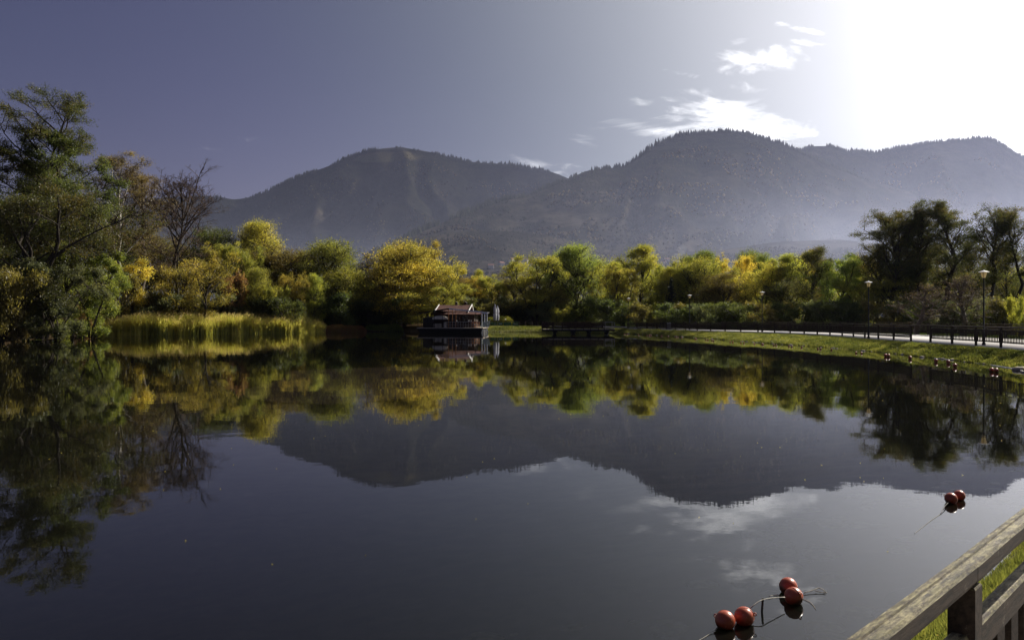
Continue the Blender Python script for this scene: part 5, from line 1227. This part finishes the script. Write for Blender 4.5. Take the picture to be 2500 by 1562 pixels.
def buoy_data(r0=.083, n=28, m_=18):
    b = MB(); b.sphere((0, 0, 0), r0, n, m_)
    # raised moulding seam and the lug with its eye
    b.tube([(r0 * 1.005 * math.cos(a), 0, r0 * 1.005 * math.sin(a)) for a in [k * math.pi / 10 - 1.0 for k in range(9)]], [.001, .0022, .003, .003, .003, .003, .003, .0022, .001], 6); return b
def lug_data(r0=.083):
    b = MB(); pts = [(r0 * .95 + .013 + .012 * math.cos(a), 0, .012 * math.sin(a)) for a in [k * math.pi / 5 for k in range(11)]]; b.tube(pts, .005, 6, False); b.bar((r0 * .9, 0, 0), (r0 + .004, 0, 0), .016, .02); return b
_bo = None
def buoy(px, py, label, rot, group='red mooring buoys', src=None, zc=.058, scale=1.0):
    D = (CAM_H - zc) * FPX / (py - HY); x = (px - CX) / FPX * D
    r = empty('buoy', (x, D, zc)) if src is None else copy_tree(src)
    r.location = (x, D, zc * scale); r.rotation_euler = rot; r.scale = (scale,) * 3
    if src is None: buoy_data().build('float_ball', M['buoy'], r, True); lug_data().build('lug', M['buoy'], r, True)
    tag(r, label, 'buoy', group); return r
b1 = buoy(1770.4, 1514, 'leftmost of the four near red buoys, seam facing left', (.3, -.2, 2.4))
b2 = buoy(1817, 1504.7, 'near red buoy touching the leftmost one, with its lug to the right', (.2, -.35, -.35), src=b1)
b3 = buoy(1924.5, 1430.7, 'near red buoy farthest back of the four, half behind another', (.5, .6, 1.2), src=b1)
b4 = buoy(1937.7, 1455, 'near red buoy in front of its twin where the grey rope ends', (.2, -.6, -1.1), src=b1)
b5 = buoy(2322, 1217, 'left buoy of the lone red pair near the handrail, lug on its left', (.2, -.5, 2.6), src=b1)
b6 = buoy(2342, 1209, 'right buoy of the lone red pair near the handrail, behind its twin', (.2, .4, .6), src=b1, scale=.95)
def rope(name, label, pts, r, mat, cat='rope'):
    P = resample([tuple(p) for p in pts], .05); b = MB(); b.tube([tuple(p) for p in P], r, 6); o = b.build(name, M[mat], None, True); tag(o, label, cat); return o
W_ = lambda px, py, z=0.0: at(px, py, (CAM_H - z) * FPX / (py - HY))
rope('rope', 'stiff pale rope arching over the water between the two near buoy pairs', [W_(1832, 1484, .075), W_(1846, 1472, .10), W_(1860, 1464, .115), W_(1885, 1459, .10), W_(1916, 1457, .075)], .0045, 'rope')
rope('rope', 'thin mooring line trailing from the leftmost buoy out of the picture', [W_(1752, 1532, .02), W_(1730, 1548, .004), W_(1700, 1566, .002), W_(1640, 1600, .002)], .0025, 'rope')
rope('rope', 'short dark rope loop below the lone buoy pair', [W_(2318, 1224, .03), W_(2306, 1236, .03), W_(2296, 1254, .006)], .005, 'wet_rope')
rope('rope', 'fine mooring thread floating left of the lone buoy pair', [W_(2296, 1254, .004), W_(2270, 1272, .003), W_(2232, 1302, .002)], .0022, 'rope')
rope('twig', 'forked bare twig floating right of the near buoys', [W_(1962, 1447, .01), W_(1985, 1440, .02), W_(2003, 1434, .03), W_(2016, 1446, .01)], .0035, 'twig_pale', 'twig')
rope('twig', 'small side twig sticking up right of the near buoys', [W_(1990, 1441, .015), W_(2000, 1445, .01), W_(2018, 1445, .004)], .0028, 'twig_pale', 'twig')
rope('twig', 'submerging stem trailing down right of the near buoys', [W_(1962, 1462, .004), W_(1980, 1470, .006), W_(1992, 1488, .001)], .0025, 'twig_pale', 'twig')
rope('twig', 'short stick afloat left of the back near buoy', [W_(1877, 1455, .015), W_(1890, 1452, .008), W_(1903, 1451, .004)], .0035, 'twig_pale', 'twig')
b = MB(); p0 = W_(1860, 1492, 0); b.tube([p0 + Vector((0, 0, -.4)), p0 + Vector((0, 0, 0)), p0 + Vector((.012, .01, .115))], .010, 8); o = b.build('stake', M['black_metal']); tag(o, 'short black stake poking from the water between the near buoy pairs', 'stake')
rope('float_line', 'wet white line drifting along the right bank below the railing', [W_(2281, 874, .01), W_(2310, 877, .01), W_(2343, 880, .01), W_(2380, 885, .01), W_(2410, 889, .01), W_(2440, 894, .01), W_(2470, 899, .01), W_(2495, 905, .01), W_(2530, 915, .01)], .022, 'white_paint', 'rope')
SB_ = [(1525, 815), (1531, 815), (1559, 817), (1579, 818), (1585, 818), (1589, 818.5), (1615, 819.5), (1631, 820.5), (1650, 822), (1655, 822), (1664, 822.6), (1697, 826), (1700, 826.5), (1723, 829), (1728, 829.5), (1738, 830.5), (1742, 831), (1783, 834), (1789, 834),
       (1809, 836), (1816, 836), (1842, 838), (1860, 839), (1863, 839.5), (1889, 841.5), (1895, 842), (1926, 844.5), (1933, 845), (1957, 847), (1997, 850), (2003, 850.5), (2030, 852), (2090, 860), (2103, 861), (2162, 868), (2169, 868.5), (2222, 874), (2285, 881), (2315, 884), (2331, 893), (2421, 904), (2432, 905)]
for k, (x, y) in enumerate(SB_):
    o = buoy(x, y, 'small red buoy nudged against the grass of the right bank', (.3, .2, k * 1.3), 'small red buoys along the right bank', b1, .07, .85 if x < 2150 else 1.3)
def bank_label(k, x):
    spots = [(1560, 'beside the right end of the footbridge'), (1670, 'on the far bank before the pointed poplar'), (1760, 'off the bank below the black spruce'), (1860, 'off the bank just left of the middle lamp'), (1960, 'off the bank just right of the middle lamp'),
             (2060, 'off the bank below the dark slim alder'), (2180, 'off the bank below the big-alder lamp'), (2300, 'off the bank in the railing gap'), (2350, 'beside the start of the white line'), (2600, 'at the right edge below the tallest lamp')]
    return next(t for lim, t in spots if x < lim)
cnt = {}
for o in [o for o in C.objects if o.get('group') == 'small red buoys along the right bank']:
    px = o.location.x / o.location.y * FPX + CX; t = bank_label(0, px); cnt.setdefault(t, []).append(o)
ordn = ['first', 'second', 'third', 'fourth', 'fifth', 'sixth', 'seventh', 'eighth', 'ninth']
for t, os_ in cnt.items():
    os_.sort(key=lambda o: o.location.x / o.location.y)
    for k, o in enumerate(os_): o['label'] = (ordn[k] + ' of the small buoys ' + t) if len(os_) > 1 else 'small red buoy ' + t

# submerged and shoreline stones near the camera and along the bank
M['stone'] = mat_simple('wet_stone', (.30, .27, .18), .6, .4, 6, .4, col2=(.055, .055, .03))
M['stone_dry'] = mat_simple('dry_stone', (.42, .38, .31), .9, .3, 5, .4)
def stone_mesh(seed):
    rg = random.Random(seed); b = MB(); b.sphere((0, 0, 0), 1.0, 9, 6, .5); b.v = [(x * rg.uniform(.8, 1.15), y * rg.uniform(.8, 1.15), z * rg.uniform(.8, 1.1)) for x, y, z in b.v]; return b
rg = random.Random(12); st = [stone_mesh(k) for k in range(4)]; meshes = []
root = empty('submerged_stones', (3, 7, -.3)); tag(root, 'flat stones lying under the shallow water beside the near railing', 'stones', kind='stuff')
j = MB()
for k in range(170):
    i = rg.randrange(iA, idx_of(14, 18)); off = -rg.uniform(.1, 3.4); x, y = SH[i, 0] + NRM[i, 0] * off, SH[i, 1] + NRM[i, 1] * off; s_ = rg.uniform(.07, .26); a = rg.uniform(0, 6.28)
    z = np.interp(-off, [0, .6, 1.4, 2.6, 4.2], [.0, -.16, -.30, -.48, -.75]) - .01; src = st[k % 4]
    j.add([(x - 3 + s_ * (vx * math.cos(a) - vy * math.sin(a)), y - 7 + s_ * (vx * math.sin(a) + vy * math.cos(a)), z + .3 + s_ * vz * .5) for vx, vy, vz in src.v], src.f)
o = j.build('stone', M['stone'], root, True); o['kind'] = 'stuff'
j = MB()
for k in range(90):
    i = rg.randrange(idx_of(20, 27), I_END); off = rg.uniform(-.25, .25); x, y = SH[i, 0] + NRM[i, 0] * off, SH[i, 1] + NRM[i, 1] * off; s_ = rg.uniform(.05, .16); src = st[k % 4]
    j.add([(x + s_ * vx, y + s_ * vy, .02 + s_ * vz) for vx, vy, vz in src.v], src.f)
o = j.build('shore_stones', M['stone_dry'], None, True); tag(o, 'scattered stones along the waterline of the right bank', 'stones', kind='stuff')
i = idx_of(24.5, 37.6)
o = stone_mesh(9); o.v = [(x * .5, y * .25, z * .25) for x, y, z in o.v]; o = o.build('rock', M['stone_dry'], None, True, (24.55, 37.3, .06)); tag(o, 'pale flat rock at the water where the white line ends', 'rock')

# ------------------------------------------------------------------ village, mist and smoke far off
def on_hill(px, py, mi=3):
    G, nt, _ = MTS[mi]; A = G[:nt].reshape(-1, 3); sx = A[:, 0] / A[:, 1] * FPX + CX; sy = HY - (A[:, 2] - CAM_H) / A[:, 1] * FPX
    i = int(((sx - px) ** 2 + (sy - py) ** 2).argmin()); return A[i]
M['house_wall'] = mat_simple('whitewashed_wall', (.62, .60, .55), .9, .1, .2); M['house_roof'] = mat_simple('clay_roof', (.22, .10, .07), .9, .2, .3)
hp = [(1196, 655), (1222, 648), (1238, 656), (1262, 650), (1284, 640), (1300, 652), (1248, 640), (1602, 640), (1618, 646), (1632, 638), (1645, 645), (1655, 634)]
h0 = None
for k, (px, py) in enumerate(hp):
    p = on_hill(px, py)
    if h0 is None:
        h0 = empty('village_house'); q = MB(); q.box((0, 0, 3), (11, 9, 7)); q.build('wall', M['house_wall'], h0)
        q = MB(); q.add([(-6, -5.2, 6.4), (6, -5.2, 6.4), (6, 5.2, 6.4), (-6, 5.2, 6.4), (-6, 0, 9.6), (6, 0, 9.6)], [(0, 1, 5, 4), (2, 3, 4, 5), (1, 2, 5), (3, 0, 4), (0, 3, 2, 1)]); q.build('roof', M['house_roof'], h0); r = h0
    else: r = copy_tree(h0)
    r.location = (p[0], p[1], p[2] - 1); r.rotation_euler = (0, 0, k * .7)
    tag(r, 'tiny pale village house in the hazy valley above the ' + ('middle' if px < 1400 else 'right-hand') + ' treetops', 'house', 'village houses ' + ('above the middle treetops' if px < 1400 else 'above the promenade treetops'))
def volume_mat(name, dens, anis, col, build):
    m = bpy.data.materials.new(name); m.use_nodes = True; g = NT(m.node_tree); v = g.n('ShaderNodeVolumePrincipled'); v.inputs['Color'].default_value = (*col, 1); v.inputs['Anisotropy'].default_value = anis
    d = build(g); 
    if isinstance(d, float): v.inputs['Density'].default_value = d
    else: g.l(d, v.inputs['Density'])
    o = g.n('ShaderNodeOutputMaterial'); g.l(v.outputs[0], o.inputs['Volume']); return m
def mist_density(g):
    geo = g.n('ShaderNodeNewGeometry'); pos = geo.outputs['Position']; sp = g.n('ShaderNodeSeparateXYZ'); g.l(pos, sp.inputs[0])
    fall = g.rng(sp.outputs[2], 10, 430, 1.0, 0.0, False); fall = g.m('POWER', fall, 2.0)
    n = g.rng(g.noise(g.vm('MULTIPLY', pos, (1, 1, 2.2)), .0011, 3, .5), .30, .75, .25, 1.6)
    pool = g.m('MULTIPLY', g.rng(sp.outputs[1], 2500, 3500, .60, 2.3), g.rng(sp.outputs[0], -300, 1500, .95, 2.0))
    return g.m('MULTIPLY', g.m('MULTIPLY', fall, g.m('MULTIPLY', n, pool)), MIST)
MIST = 7.0e-4
mm = volume_mat('valley_mist_air', 0, .66, (.66, .73, 1.0), mist_density)
q = MB(); q.box((300, 3000, 318), (9600, 3900, 640)); mo = q.build('valley_mist', mm); tag(mo, 'thin mist lying over the valley floor in front of the mountains', 'mist', kind='stuff')
def smoke(label, px, y0, y1, D, w0, w1, dens, leanx):
    q = MB(); n = 12; pts, rad = [], []
    for k in range(n + 1):
        t = k / n; p = at(px + leanx * t + 4 * math.sin(t * 6), y0 + (y1 - y0) * t, D); pts.append(p); rad.append((w0 + (w1 - w0) * t) / FPX * D * (.35 + .65 * math.sin(math.pi * min(1, t * .9 + .08))))
    q.tube(pts, rad, 12); q.f = [tuple(reversed(f)) for f in q.f]; o = q.build('smoke_plume', volume_mat('chimney_smoke', dens, .6, (.95, .96, 1.0), lambda g: dens), None, True); tag(o, label, 'smoke', kind='stuff')
smoke('white chimney smoke over the village right of the pointed poplar', 1636, 668, 600, 1120, 7, 20, 6e-3, 38)
smoke('faint blue smoke rising behind the highest green tree', 1438, 640, 520, 1150, 6, 26, 9e-4, -30)
smoke('faint smoke drifting up left of the big green willow', 665, 640, 520, 1500, 10, 26, 6e-4, 16)
